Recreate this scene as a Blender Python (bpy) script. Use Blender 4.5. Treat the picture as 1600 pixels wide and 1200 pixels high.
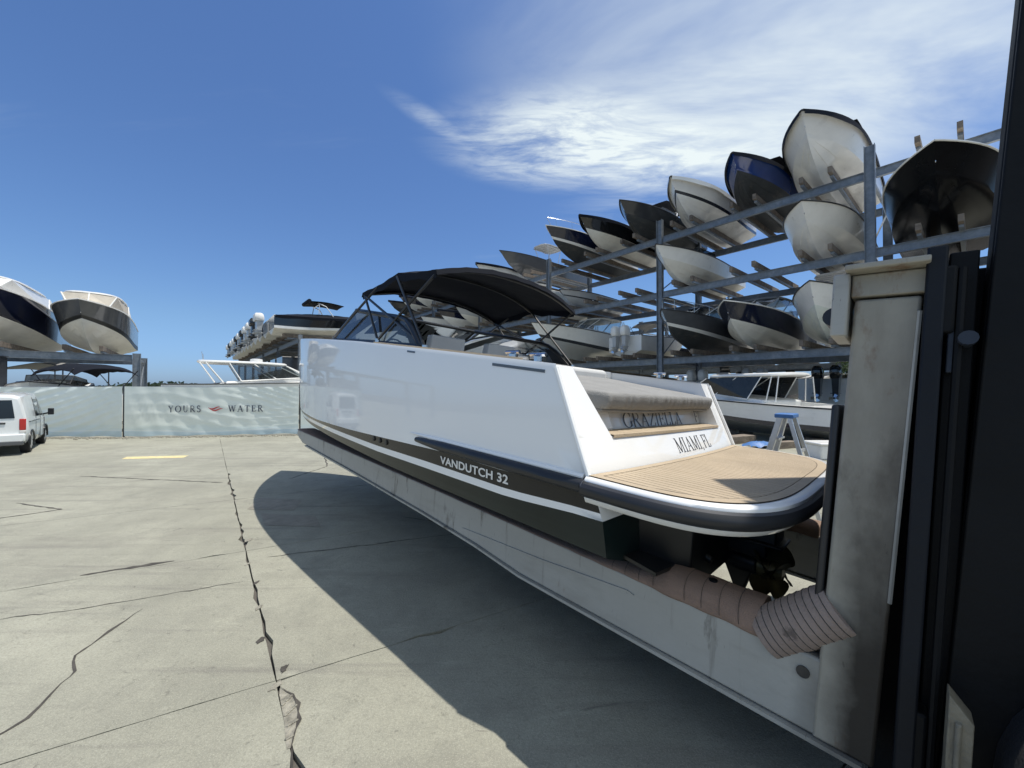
import bpy, bmesh, math, random
import numpy as np
from mathutils import Vector, Matrix
random.seed(7); rng = np.random.default_rng(7)
SC = bpy.context.scene
COL = SC.collection
for o in list(bpy.data.objects): bpy.data.objects.remove(o, do_unlink=True)

# ------------------------------------------------------------------ camera, sky, sun, exposure
F_PX = 606.0
cam = bpy.data.objects.new('camera', bpy.data.cameras.new('camera')); COL.objects.link(cam)
cam.location = (0, 0, 2.0); cam.rotation_euler = (math.pi/2 + 0.010, 0, 0)
cam.data.sensor_width = 36; cam.data.lens = 36*F_PX/1600; cam.data.clip_start = .05; cam.data.clip_end = 3000
SC.camera = cam
SUN_T = 0.285
SUN_EL = math.atan2(1, SUN_T)
world = bpy.data.worlds.new('World'); SC.world = world; world.use_nodes = True

def build_world():
    nt = world.node_tree; N = nt.nodes; L = nt.links; N.clear()
    out = N.new('ShaderNodeOutputWorld'); bg = N.new('ShaderNodeBackground'); bg.inputs['Strength'].default_value = 0.094
    sky = N.new('ShaderNodeTexSky'); sky.sky_type = 'NISHITA'; sky.sun_disc = False
    sky.sun_elevation = SUN_EL; sky.sun_rotation = math.radians(90)
    sky.air_density = 1.15; sky.dust_density = 0.6; sky.ozone_density = 2.0; sky.altitude = 0
    tc = N.new('ShaderNodeTexCoord'); sep = N.new('ShaderNodeSeparateXYZ'); L.new(tc.outputs['Generated'], sep.inputs[0])
    def math_(op, a, b=None, clamp=False):
        n = N.new('ShaderNodeMath'); n.operation = op; n.use_clamp = clamp
        for i, v in enumerate((a, b)):
            if v is None: continue
            if isinstance(v, (int, float)): n.inputs[i].default_value = v
            else: L.new(v, n.inputs[i])
        return n.outputs[0]
    zc = math_('MAXIMUM', sep.outputs['Z'], 0.02)
    u = math_('DIVIDE', sep.outputs['X'], zc); v = math_('DIVIDE', sep.outputs['Y'], zc)
    comb = N.new('ShaderNodeCombineXYZ'); L.new(u, comb.inputs[0]); L.new(v, comb.inputs[1])
    def layer(rot, scale, ns, det, dist, seed):
        mp = N.new('ShaderNodeMapping'); mp.inputs['Rotation'].default_value = (0, 0, rot); mp.inputs['Scale'].default_value = scale; mp.inputs['Location'].default_value = seed
        L.new(comb.outputs[0], mp.inputs[0])
        nz = N.new('ShaderNodeTexNoise'); nz.inputs['Scale'].default_value = ns; nz.inputs['Detail'].default_value = det; nz.inputs['Roughness'].default_value = .62; nz.inputs['Distortion'].default_value = dist
        L.new(mp.outputs[0], nz.inputs['Vector']); return nz.outputs['Fac']
    def ramp(fac, a, b):
        r = N.new('ShaderNodeMapRange'); r.interpolation_type = 'SMOOTHSTEP'; r.inputs[1].default_value = a; r.inputs[2].default_value = b; L.new(fac, r.inputs[0]); return r.outputs[0]
    # a field of thin cirrus high over the tall rack, with a denser feathered streak at its edge
    def blob(cx, cy, rx, ry, rot):
        mp = N.new('ShaderNodeMapping'); mp.vector_type = 'TEXTURE'; mp.inputs['Location'].default_value = (cx, cy, 0); mp.inputs['Rotation'].default_value = (0, 0, rot); mp.inputs['Scale'].default_value = (rx, ry, 1)
        L.new(comb.outputs[0], mp.inputs[0])
        ln = N.new('ShaderNodeVectorMath'); ln.operation = 'LENGTH'; L.new(mp.outputs[0], ln.inputs[0])
        return ramp(ln.outputs['Value'], 1.0, 0.15)
    fine = layer(-0.55, (1.0, 2.4, 1), 2.1, 12, .55, (4.6, 2.2, 0))
    wisp = layer(-0.35, (1.0, 3.2, 1), 5.5, 12, .8, (1.6, 8.2, 0))
    broad = layer(0.35, (.8, 1.7, 1), .95, 6, .5, (.3, 5.2, 0))
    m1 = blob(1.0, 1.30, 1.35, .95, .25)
    m2 = math_('MAXIMUM', blob(.30, 1.62, .74, .42, .12), math_('MULTIPLY', blob(-.16, 1.60, .46, .085, .86), .5))
    m3 = blob(1.05, 2.1, .9, .9, .1)
    m4 = blob(.8, -1.5, 2.7, 2.5, .1)      # unseen cloud overhead and behind, added to brighten and neutralise the shade
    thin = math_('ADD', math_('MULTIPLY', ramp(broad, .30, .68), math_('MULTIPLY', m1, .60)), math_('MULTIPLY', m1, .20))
    dense = math_('MULTIPLY', math_('MULTIPLY', ramp(fine, .28, .68), ramp(wisp, .12, .58)), math_('MULTIPLY', m2, 1.15))
    low = math_('MULTIPLY', ramp(fine, .38, .75), math_('MULTIPLY', m3, .6))
    far = math_('MULTIPLY', ramp(layer(.1, (.35, 1.4, 1), .55, 7, .6, (7, 2, 0)), .60, .80), .16)
    fill_veil = math_('MULTIPLY', ramp(broad, .16, .52), math_('MULTIPLY', m4, 1.0))
    cl = math_('MINIMUM', math_('ADD', math_('ADD', math_('ADD', thin, fill_veil), dense), math_('ADD', low, far)), .93)
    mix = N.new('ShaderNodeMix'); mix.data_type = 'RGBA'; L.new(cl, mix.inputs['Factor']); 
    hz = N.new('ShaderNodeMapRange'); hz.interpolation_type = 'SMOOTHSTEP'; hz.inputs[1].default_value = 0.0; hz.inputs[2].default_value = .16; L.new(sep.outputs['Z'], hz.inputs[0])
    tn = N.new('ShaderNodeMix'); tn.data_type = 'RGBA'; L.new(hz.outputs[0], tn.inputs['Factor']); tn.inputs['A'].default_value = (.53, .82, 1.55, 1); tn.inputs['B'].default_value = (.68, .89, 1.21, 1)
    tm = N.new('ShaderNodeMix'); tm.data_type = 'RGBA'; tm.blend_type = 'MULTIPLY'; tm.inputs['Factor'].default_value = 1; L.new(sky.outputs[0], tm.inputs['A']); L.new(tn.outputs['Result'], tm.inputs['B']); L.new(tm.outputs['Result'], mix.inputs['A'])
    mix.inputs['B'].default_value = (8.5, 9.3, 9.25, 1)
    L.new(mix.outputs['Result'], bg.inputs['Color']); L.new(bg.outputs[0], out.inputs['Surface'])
build_world()
sd = bpy.data.lights.new('sun', 'SUN'); sd.energy = 4.3; sd.angle = math.radians(.53); sd.color = (1, .955, .88)
sun = bpy.data.objects.new('sun', sd); COL.objects.link(sun); sun.rotation_euler = (0, math.atan(SUN_T), 0); sun.location = (8, 0, 30)
SC.view_settings.view_transform = 'Standard'; SC.view_settings.look = 'None'; SC.view_settings.gamma = 1
SC.view_settings.use_curve_mapping = False; SC.view_settings.exposure = 0.18
SC.render.engine = 'CYCLES'

# ------------------------------------------------------------------ helpers
_mats = {}
def mat(name, color, rough=.5, metal=0, var=.12, nscale=3.0, bump=0, bscale=40, coat=0, spots=None, streak=None, spec=.5, alt=None):
    """procedural material: colour broken up by object-space noise, optional stains and streaks"""
    if name in _mats: return _mats[name]
    m = bpy.data.materials.new(name); m.use_nodes = True; nt = m.node_tree; N = nt.nodes; L = nt.links
    b = N['Principled BSDF']; b.inputs['Roughness'].default_value = rough; b.inputs['Metallic'].default_value = metal
    b.inputs['Specular IOR Level'].default_value = spec
    if coat: b.inputs['Coat Weight'].default_value = coat; b.inputs['Coat Roughness'].default_value = .04
    tc = N.new('ShaderNodeTexCoord')
    nz = N.new('ShaderNodeTexNoise'); nz.inputs['Scale'].default_value = nscale; nz.inputs['Detail'].default_value = 7; nz.inputs['Roughness'].default_value = .6
    L.new(tc.outputs['Object'], nz.inputs['Vector'])
    mr = N.new('ShaderNodeMapRange'); mr.inputs[1].default_value = .3; mr.inputs[2].default_value = .7; L.new(nz.outputs['Fac'], mr.inputs[0])
    mx = N.new('ShaderNodeMix'); mx.data_type = 'RGBA'; L.new(mr.outputs[0], mx.inputs['Factor'])
    c = np.array(color); lo = c*(1-var); hi = np.minimum(c*(1+var), .95)
    if alt is not None: hi = np.array(alt)
    mx.inputs['A'].default_value = (*lo, 1); mx.inputs['B'].default_value = (*hi, 1)
    cur = mx.outputs['Result']
    def over(cur, fac, col):
        q = N.new('ShaderNodeMix'); q.data_type = 'RGBA'; L.new(fac, q.inputs['Factor']); L.new(cur, q.inputs['A']); q.inputs['B'].default_value = (*col, 1); return q.outputs['Result']
    def noise_mask(scale3, s, a, bb, det=8, amt=1.0):
        mp = N.new('ShaderNodeMapping'); mp.inputs['Scale'].default_value = scale3; L.new(tc.outputs['Object'], mp.inputs[0])
        q = N.new('ShaderNodeTexNoise'); q.inputs['Scale'].default_value = s; q.inputs['Detail'].default_value = det; q.inputs['Roughness'].default_value = .65; L.new(mp.outputs[0], q.inputs['Vector'])
        r = N.new('ShaderNodeMapRange'); r.inputs[1].default_value = a; r.inputs[2].default_value = bb; r.inputs[4].default_value = amt; L.new(q.outputs['Fac'], r.inputs[0]); return r.outputs[0]
    for sp in (spots or []):   # (colour, scale3, noise scale, lo, hi, amount)
        cur = over(cur, noise_mask(sp[1], sp[2], sp[3], sp[4], 8, sp[5]), sp[0])
    L.new(cur, b.inputs['Base Color'])
    rr = N.new('ShaderNodeMapRange'); rr.inputs[3].default_value = max(0, rough*.85); rr.inputs[4].default_value = min(1, rough*1.2); L.new(nz.outputs['Fac'], rr.inputs[0]); L.new(rr.outputs[0], b.inputs['Roughness'])
    if bump:
        n2 = N.new('ShaderNodeTexNoise'); n2.inputs['Scale'].default_value = bscale; n2.inputs['Detail'].default_value = 5; L.new(tc.outputs['Object'], n2.inputs['Vector'])
        bp = N.new('ShaderNodeBump'); bp.inputs['Strength'].default_value = bump; bp.inputs['Distance'].default_value = .02; L.new(n2.outputs['Fac'], bp.inputs['Height']); L.new(bp.outputs[0], b.inputs['Normal'])
    _mats[name] = m; return m

def glass(name, tint, amt=.55, rough=.02):
    if name in _mats: return _mats[name]
    m = bpy.data.materials.new(name); m.use_nodes = True; nt = m.node_tree; N = nt.nodes; L = nt.links; N.clear()
    out = N.new('ShaderNodeOutputMaterial'); t = N.new('ShaderNodeBsdfTransparent'); g = N.new('ShaderNodeBsdfGlossy'); d = N.new('ShaderNodeBsdfDiffuse')
    nz = N.new('ShaderNodeTexNoise'); nz.inputs['Scale'].default_value = 4; tc = N.new('ShaderNodeTexCoord'); L.new(tc.outputs['Object'], nz.inputs[0])
    mr = N.new('ShaderNodeMapRange'); mr.inputs[3].default_value = .02; mr.inputs[4].default_value = .10; L.new(nz.outputs['Fac'], mr.inputs[0])
    t.inputs[0].default_value = (*[amt*x for x in tint], 1); d.inputs[0].default_value = (.35, .37, .38, 1)
    g.inputs['Roughness'].default_value = rough; g.inputs[0].default_value = (.95, .97, 1, 1)
    fr = N.new('ShaderNodeFresnel'); fr.inputs[0].default_value = 1.5
    m0 = N.new('ShaderNodeMixShader'); L.new(mr.outputs[0], m0.inputs[0]); L.new(t.outputs[0], m0.inputs[1]); L.new(d.outputs[0], m0.inputs[2])
    m1 = N.new('ShaderNodeMixShader'); L.new(fr.outputs[0], m1.inputs[0]); L.new(m0.outputs[0], m1.inputs[1]); L.new(g.outputs[0], m1.inputs[2])
    L.new(m1.outputs[0], out.inputs[0]); _mats[name] = m; return m

class MB:
    """collects shapes into one mesh"""
    def __init__(s): s.v = []; s.f = []; s.m = []
    def add(s, vs, fs, mi=0):
        o = len(s.v); s.v += [tuple(map(float, p)) for p in vs]; s.f += [tuple(o+i for i in f) for f in fs]; s.m += [mi]*len(fs); return s
    def box(s, lo, hi, mi=0):
        (a, b, c), (d, e, f) = lo, hi
        return s.add([(a,b,c),(d,b,c),(d,e,c),(a,e,c),(a,b,f),(d,b,f),(d,e,f),(a,e,f)], [(0,3,2,1),(4,5,6,7),(0,1,5,4),(1,2,6,5),(2,3,7,6),(3,0,4,7)], mi)
    def hexa(s, p8, mi=0):  # bottom four, top four
        return s.add(p8, [(0,3,2,1),(4,5,6,7),(0,1,5,4),(1,2,6,5),(2,3,7,6),(3,0,4,7)], mi)
    def prism(s, poly, axis, a, b, mi=0):
        """polygon (2D) in the plane normal to axis, extruded from a to b"""
        n = len(poly)
        def P(p, t):
            return {0: (t, p[0], p[1]), 1: (p[0], t, p[1]), 2: (p[0], p[1], t)}[axis]
        vs = [P(p, a) for p in poly] + [P(p, b) for p in poly]
        fs = [tuple(range(n))[::-1], tuple(range(n, 2*n))] + [(i, (i+1) % n, n+(i+1) % n, n+i) for i in range(n)]
        return s.add(vs, fs, mi)
    def tube(s, pts, r, n=8, mi=0, caps=True, closed=False):
        P = [Vector(p) for p in pts]; K = len(P); rr = r if isinstance(r, (list, tuple)) else [r]*K
        up = None; rings = []
        for i in range(K):
            a = P[(i-1) % K] if (i > 0 or closed) else P[i]; b = P[(i+1) % K] if (i < K-1 or closed) else P[i]
            t = (b-a).normalized()
            if up is None:
                up = Vector((0,0,1)) if abs(t.z) < .9 else Vector((1,0,0))
            x = t.cross(up).normalized(); up = x.cross(t).normalized()
            rings.append([P[i] + rr[i]*(math.cos(q)*x + math.sin(q)*up) for q in [2*math.pi*k/n for k in range(n)]])
        vs = [p for R in rings for p in R]; fs = []
        for i in range(K if closed else K-1):
            j = (i+1) % K
            fs += [(i*n+k, i*n+(k+1) % n, j*n+(k+1) % n, j*n+k) for k in range(n)]
        if caps and not closed: fs += [tuple(range(n))[::-1], tuple((K-1)*n+k for k in range(n))]
        return s.add(vs, fs, mi)
    def grid(s, G, mi=0, flip=False, wrap=False):
        R = len(G); C = len(G[0]); vs = [p for r in G for p in r]; fs = []
        for i in range(R-1):
            for j in range(C if wrap else C-1):
                q = (i*C+j, i*C+(j+1) % C, (i+1)*C+(j+1) % C, (i+1)*C+j); fs.append(q[::-1] if flip else q)
        return s.add(vs, fs, mi)
    def ball(s, c, r, n=10, m=6, mi=0):
        r = r if isinstance(r, (tuple, list)) else (r, r, r); G = []
        for i in range(m+1):
            th = math.pi*i/m
            G.append([(c[0]+r[0]*math.sin(th)*math.cos(2*math.pi*k/n), c[1]+r[1]*math.sin(th)*math.sin(2*math.pi*k/n), c[2]+r[2]*math.cos(th)) for k in range(n)])
        return s.grid(G, mi, True, True)
    def rotz(s, a, c=(0,0,0)):
        ca, sa = math.cos(a), math.sin(a); s.v = [(c[0]+(x-c[0])*ca-(y-c[1])*sa, c[1]+(x-c[0])*sa+(y-c[1])*ca, z) for x, y, z in s.v]; return s
    def build(s, name, mats, parent=None, smooth=30, bevel=0, seg=2, label=None):
        me = bpy.data.meshes.new(name); me.from_pydata(s.v, [], s.f); me.update()
        for m in (mats if isinstance(mats, (list, tuple)) else [mats]): me.materials.append(m)
        me.polygons.foreach_set('material_index', s.m)
        bm = bmesh.new(); bm.from_mesh(me); bmesh.ops.remove_doubles(bm, verts=bm.verts, dist=1e-5); bmesh.ops.recalc_face_normals(bm, faces=bm.faces); bm.to_mesh(me); bm.free()
        if smooth:
            me.polygons.foreach_set('use_smooth', [True]*len(me.polygons)); me.set_sharp_from_angle(angle=math.radians(smooth))
        o = bpy.data.objects.new(name, me); COL.objects.link(o); o.parent = parent
        if bevel:
            b = o.modifiers.new('bevel', 'BEVEL'); b.width = bevel; b.segments = seg; b.limit_method = 'ANGLE'; b.angle_limit = math.radians(35)
        if label: o['label'] = label
        return o

def thing(name, label, cat, loc=(0,0,0), rot=(0,0,0), group=None, M=None):
    o = bpy.data.objects.new(name, None); COL.objects.link(o); o.empty_display_size = .3
    if M is not None: o.matrix_world = M
    else: o.location = loc; o.rotation_euler = rot
    o['label'] = label; o['category'] = cat
    if group: o['group'] = group
    return o
def tag(o, label, cat, group=None):
    o['label'] = label; o['category'] = cat
    if group: o['group'] = group
    return o
def share(o, parent, loc=None, rot=None):
    c = o.copy(); COL.objects.link(c); c.parent = parent
    if loc is not None: c.location = loc
    if rot is not None: c.rotation_euler = rot
    return c
lerp = lambda a, b, t: a+(b-a)*t
def interp(x, xs, ys): return float(np.interp(x, xs, ys))

# ------------------------------------------------------------------ lettering: a small serif alphabet made of strokes
def arc(cx, cy, rx, ry, a, b, n=14): return [(cx+rx*math.cos(math.radians(a+(b-a)*i/n)), cy+ry*math.sin(math.radians(a+(b-a)*i/n))) for i in range(n+1)]
TK, TN = .105, .042
def _sf(x, y, w=.26): return ([(x-w/2, y), (x+w/2, y)], .035)
GLYPH = {
 'G': (.80, [(arc(.42,.5,.36,.49,48,312),'c'), ([(.70,.08),(.70,.42)],TK), _sf(.68,.42,.28), ([(.66,.74),(.66,.95)],TN)]),
 'R': (.78, [([(.17,.02),(.17,.98)],TK), ([(.17,.97)]+arc(.36,.74,.24,.23,90,-90)+[(.17,.51)],.06), ([(.36,.5),(.70,.02)],TK), _sf(.17,.018), _sf(.70,.018,.22), _sf(.12,.982,.2)]),
 'A': (.80, [([(.10,.02),(.40,.98)],TN), ([(.38,.98),(.68,.02)],TK), ([(.20,.34),(.58,.34)],TN), _sf(.10,.018,.22), _sf(.68,.018,.26)]),
 'Z': (.70, [([(.08,.97),(.60,.97)],TN), ([(.60,.95),(.09,.05)],TK), ([(.08,.03),(.62,.03)],TN), ([(.08,.97),(.08,.78)],TN), ([(.62,.03),(.62,.24)],TN)]),
 'I': (.38, [([(.19,.02),(.19,.98)],TK), _sf(.19,.018), _sf(.19,.982)]),
 'E': (.66, [([(.17,.02),(.17,.98)],TK), ([(.05,.975),(.56,.975)],TN), ([(.17,.51),(.46,.51)],TN), ([(.05,.025),(.58,.025)],TN), ([(.56,.98),(.56,.80)],TN), ([(.58,.02),(.58,.22)],TN), ([(.46,.42),(.46,.60)],TN)]),
 'L': (.64, [([(.17,.02),(.17,.98)],TK), _sf(.17,.982), ([(.05,.025),(.56,.025)],TN), ([(.56,.02),(.56,.24)],TN)]),
 'M': (1.0, [([(.15,.02),(.15,.98)],TN), ([(.14,.98),(.49,.04)],TK), ([(.49,.04),(.82,.98)],TN), ([(.84,.02),(.84,.98)],TK), _sf(.15,.018,.22), _sf(.84,.018,.26), _sf(.10,.982,.16), _sf(.88,.982,.18)]),
 'F': (.62, [([(.17,.02),(.17,.98)],TK), ([(.05,.975),(.56,.975)],TN), ([(.17,.51),(.44,.51)],TN), _sf(.17,.018), ([(.56,.98),(.56,.80)],TN), ([(.44,.42),(.44,.60)],TN)]),
 ',': (.28, [([(.12,.06),(.12,.02),(.06,-.14)],.07)]),
 'Y': (.76, [([(.08,.98),(.37,.5)],TK), ([(.37,.5),(.64,.98)],TN), ([(.37,.02),(.37,.52)],TK), _sf(.37,.018), _sf(.09,.982,.22), _sf(.64,.982,.2)]),
 'O': (.88, [(arc(.43,.5,.37,.48,0,360,24),'o')]),
 'U': (.80, [([(.17,.98),(.17,.36)],TK), (arc(.40,.34,.23,.32,180,360),.07), ([(.63,.34),(.63,.98)],TN), _sf(.17,.982), _sf(.63,.982,.2)]),
 'S': (.60, [(arc(.30,.74,.20,.23,40,270,12)+arc(.30,.26,.22,.25,90,-150,12)[1:],.085), ([(.47,.78),(.47,.95)],TN), ([(.09,.05),(.09,.24)],TN)]),
 'W': (1.04, [([(.08,.98),(.32,.03)],TK), ([(.32,.03),(.52,.98)],TN), ([(.50,.98),(.74,.03)],TK), ([(.74,.03),(.95,.98)],TN), _sf(.08,.982,.2), _sf(.95,.982,.18)]),
 'T': (.72, [([(.35,.02),(.35,.98)],TK), _sf(.35,.018), ([(.05,.975),(.65,.975)],TN), ([(.05,.98),(.05,.78)],TN), ([(.65,.98),(.65,.78)],TN)]),
 'D': (.8, [([(.17,.02),(.17,.98)],TK), ([(.05,.97)]+arc(.32,.5,.38,.47,90,-90)+[(.05,.03)],.07)]),
}
def stroke_poly(pts, w, wt=1.0):
    n = len(pts); out_l = []; out_r = []
    for i, (x, y) in enumerate(pts):
        a = pts[max(i-1, 0)]; b = pts[min(i+1, n-1)]
        if w == 'o' or w == 'c':
            ww = .045 + .075*abs((x-.42)/.37)**1.5
        else: ww = w
        ww *= wt
        dx, dy = b[0]-a[0], b[1]-a[1]; l = math.hypot(dx, dy) or 1; nx, ny = -dy/l*ww/2, dx/l*ww/2
        out_l.append((x+nx, y+ny)); out_r.append((x-nx, y-ny))
    return out_l, out_r
def serif_text(text, origin, right, up, h, wscale=1.0, gap=.03, thick=.002, space=.4, wt=1.0):
    """lettering as thin raised strokes: origin is the lower left corner; right, up are unit vectors"""
    mb = MB(); R = Vector(right).normalized(); U = Vector(up).normalized(); Nn = R.cross(U).normalized(); x = 0.; lay = 0
    for ch in text:
        if ch == ' ': x += space*h*wscale; continue
        w, st = GLYPH[ch]
        for pts, sw in st:
            l, r = stroke_poly(pts, sw, wt); lay += 1; tz = thick*(1+.12*(lay % 4))
            A = [Vector(origin)+R*(x+p[0]*h*wscale)+U*(p[1]*h) for p in l]; B = [Vector(origin)+R*(x+p[0]*h*wscale)+U*(p[1]*h) for p in r]
            mb.grid([A, [p+Nn*tz for p in A], [p+Nn*tz for p in B], B])
        x += (w+gap)*h*wscale
    return mb
def block_text(text, name, M4, size, material, parent, bold=.012, sx=1.25, spacing=1.05):
    cu = bpy.data.curves.new(name, 'FONT'); cu.body = text; cu.size = size; cu.offset = bold*size; cu.extrude = .0012; cu.space_character = spacing
    t = bpy.data.objects.new(name+'_tmp', cu); COL.objects.link(t)
    dg = bpy.context.evaluated_depsgraph_get(); me = bpy.data.meshes.new_from_object(t.evaluated_get(dg))
    bpy.data.objects.remove(t, do_unlink=True)
    me.name = name; me.transform(Matrix.Diagonal((sx, 1, 1, 1))); me.transform(M4); me.materials.clear(); me.materials.append(material)
    o = bpy.data.objects.new(name, me); COL.objects.link(o); o.parent = parent; return o
def frame(origin, right, up):
    R = Vector(right).normalized(); U = Vector(up).normalized(); Nn = R.cross(U)
    return Matrix(((R.x, U.x, Nn.x, origin[0]), (R.y, U.y, Nn.y, origin[1]), (R.z, U.z, Nn.z, origin[2]), (0, 0, 0, 1)))

# ------------------------------------------------------------------ materials
STAIN = (.16, .13, .10)
def concrete_mat(name, base, gain=1.0):
    m = bpy.data.materials.new(name); m.use_nodes = True; nt = m.node_tree; N = nt.nodes; L = nt.links; b = N['Principled BSDF']
    geo = N.new('ShaderNodeNewGeometry')
    def nz(scale3, s, det=8, rough=.6, rot=0, dist=0):
        mp = N.new('ShaderNodeMapping'); mp.inputs['Scale'].default_value = scale3; mp.inputs['Rotation'].default_value = (0, 0, rot); L.new(geo.outputs['Position'], mp.inputs[0])
        q = N.new('ShaderNodeTexNoise'); q.inputs['Scale'].default_value = s; q.inputs['Detail'].default_value = det; q.inputs['Roughness'].default_value = rough; q.inputs['Distortion'].default_value = dist; L.new(mp.outputs[0], q.inputs[0]); return q.outputs['Fac']
    def rng_(f, a, c, lo=0., hi=1.):
        r = N.new('ShaderNodeMapRange'); r.inputs[1].default_value = a; r.inputs[2].default_value = c; r.inputs[3].default_value = lo; r.inputs[4].default_value = hi; L.new(f, r.inputs[0]); return r.outputs[0]
    def mix(f, A, B, mode='MIX'):
        q = N.new('ShaderNodeMix'); q.data_type = 'RGBA'; q.blend_type = mode
        L.new(f, q.inputs['Factor'])
        for k, v in (('A', A), ('B', B)):
            if isinstance(v, tuple): q.inputs[k].default_value = (*v, 1)
            else: L.new(v, q.inputs[k])
        return q.outputs['Result']
    base = tuple(x*gain for x in base)
    c = mix(rng_(nz((1, 1, 1), .55, 6), .35, .68), tuple(x*.78 for x in base), tuple(min(x*1.16, .8) for x in base))
    c = mix(rng_(nz((1, 1, 1), 1.9, 9, .74), .44, .70, 0, .72), c, tuple(x*a for x, a in zip(base, (.62, .62, .64))))       # cloudy grey patches
    c = mix(rng_(nz((.35, 1.7, 1), 1.1, 9, .7, .5), .53, .72, 0, .72), c, (.19, .175, .15))                                 # wiped dirt, tyre drag
    c = mix(rng_(nz((.16, 3.2, 1), 1.3, 7, .65, -.62), .56, .70, 0, .62), c, (.15, .14, .125))                             # long tyre marks
    c = mix(rng_(nz((1, 1, 1), 55, 3, .7), .38, .66, 0, .48), c, tuple(x*.55 for x in base))                               # aggregate
    c = mix(rng_(nz((1, 1, 1), 130, 2, .7), .5, .72, 0, .5), c, tuple(min(x*1.5, .8) for x in base))
    c = mix(rng_(nz((1, 1, 1), 7, 6, .75, 0, 1.2), .64, .72, 0, .65), c, (.11, .10, .09))                                  # small spalls and drips
    L.new(c, b.inputs['Base Color']); b.inputs['Roughness'].default_value = .82; b.inputs['Specular IOR Level'].default_value = .35
    c = mix(rng_(nz((.55, 1.6, 1), 3.6, 5, .8, .5, .6), .64, .70, 0, .75), c, (.135, .125, .11))                            # dark scuffs and pits
    c = mix(rng_(nz((.5, 2.2, 1), 2.6, 7, .75, .3), .60, .72, 0, .45), c, tuple(min(x*1.45, .8) for x in base))               # pale scraped streaks
    c = mix(rng_(nz((1, 1, 1), 17, 5, .8), .56, .70, 0, .60), c, tuple(x*.50 for x in base))                                   # grit and pop-outs
    c = mix(rng_(nz((1, 1, 1), .9, 9, .78, 0, .8), .55, .72, 0, .55), c, tuple(x*a for x, a in zip(base, (.55, .56, .58))))     # broad grey wear
    L.new(c, b.inputs['Base Color'])
    bp = N.new('ShaderNodeBump'); bp.inputs['Strength'].default_value = .55; bp.inputs['Distance'].default_value = .012
    ad = N.new('ShaderNodeMath'); ad.operation = 'ADD'; L.new(nz((1, 1, 1), 70, 4, .7), ad.inputs[0]); L.new(rng_(nz((1, 1, 1), 7, 6, .75, 0, 1.2), .62, .73, 0, -1.2), ad.inputs[1]); L.new(ad.outputs[0], bp.inputs['Height']); L.new(bp.outputs[0], b.inputs['Normal'])
    return m
M_CONC = concrete_mat('concrete', (.335, .328, .262))
M_SUB = concrete_mat('subgrade', (.12, .11, .095))
M_PATCH = mat('concrete_patch', (.265, .245, .20), .9, var=.25, nscale=5, bump=.4, bscale=60)
M_RUBBLE = mat('broken_concrete', (.255, .24, .195), .95, var=.45, nscale=16, bump=1, bscale=45)
M_CRACK = mat('crack_fill', (.060, .054, .046), .95, var=.4, nscale=9)
M_YEL = mat('yellow_paint', (.66, .55, .27), .8, var=.2, nscale=6, spots=[((.36,.33,.27), (1,1,1), 9, .52, .62, .8)])
M_WHITE = mat('white_gelcoat', (.87, .87, .85), .45, var=.012, nscale=1.2, coat=.85, spec=.2)
M_WHITE2 = mat('white_fibreglass', (.80, .79, .75), .28, var=.06, nscale=1.5, coat=.25, spots=[((.50,.46,.38), (.5,.5,3), 2.5, .58, .80, .35)])
M_CREAM = mat('cream_bottom', (.72, .70, .63), .45, var=.09, nscale=1.5, spots=[((.42,.37,.29), (.35,1,2.5), 2.2, .56, .80, .5)])
M_GREENISH = mat('algae_bottom', (.66, .69, .63), .5, var=.10, nscale=1.5, spots=[((.40,.46,.40), (.6,.8,1.2), 1.6, .48, .72, .7)])
M_NAVY = mat('navy_gelcoat', (.008, .012, .032), .10, var=.1, coat=.6)
M_BLACKG = mat('black_gelcoat', (.008, .009, .011), .10, var=.1, coat=.6)
M_DGREY = mat('dark_grey_gelcoat', (.035, .038, .043), .18, var=.1, coat=.4)
M_MGREY = mat('mid_grey_gelcoat', (.085, .09, .098), .2, var=.08, coat=.4)
M_LGREY = mat('light_grey_gelcoat', (.42, .43, .43), .22, var=.05, coat=.4)
M_BLACKB = mat('black_bottom', (.0045, .005, .006), .22, var=.25, spec=.10)
M_BLUE = mat('blue_gelcoat', (.012, .045, .20), .12, var=.12, coat=.6)
M_ANTIF = mat('bottom_paint_dark', (.032, .036, .038), .6, var=.3, nscale=2, spots=[((.12,.10,.08), (.4,1,2), 3, .55, .72, .6)])
M_CANVAS = mat('navy_canvas', (.012, .015, .024), .85, var=.2, nscale=5, bump=.3, bscale=120, spec=.25)
M_BCANVAS = mat('black_canvas', (.006, .008, .014), .9, var=.15, nscale=3, bump=.35, bscale=160, spec=.22)
M_GCANVAS = mat('grey_canvas', (.265, .262, .252), .9, var=.1, nscale=5, bump=.4, bscale=110, spec=.2)
M_BLK = mat('black_powder_coat', (.010, .011, .012), .35, var=.2)
M_RUB = mat('black_rubber', (.022, .023, .026), .38, var=.12, nscale=2.5, spec=.45)
M_CHROME = mat('stainless', (.62, .63, .64), .18, metal=1, var=.05)
M_ALU = mat('aluminium', (.60, .61, .62), .38, metal=.85, var=.08, nscale=8)
M_GALV = mat('galvanised_steel', (.20, .225, .25), .5, metal=.35, var=.22, nscale=5, spots=[((.34,.36,.37), (1,1,1), 1.6, .52, .66, .6), ((.14,.11,.09), (2,2,.6), 2.1, .60, .76, .5)])
M_WOOD = mat('weathered_bunk_wood', (.20, .165, .13), .9, var=.28, nscale=2, bump=.5, bscale=30, spots=[((.075,.06,.05), (.3,4,4), 1.6, .48, .66, .75), ((.36,.31,.25), (.3,3,3), 2.6, .58, .72, .6)])
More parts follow.
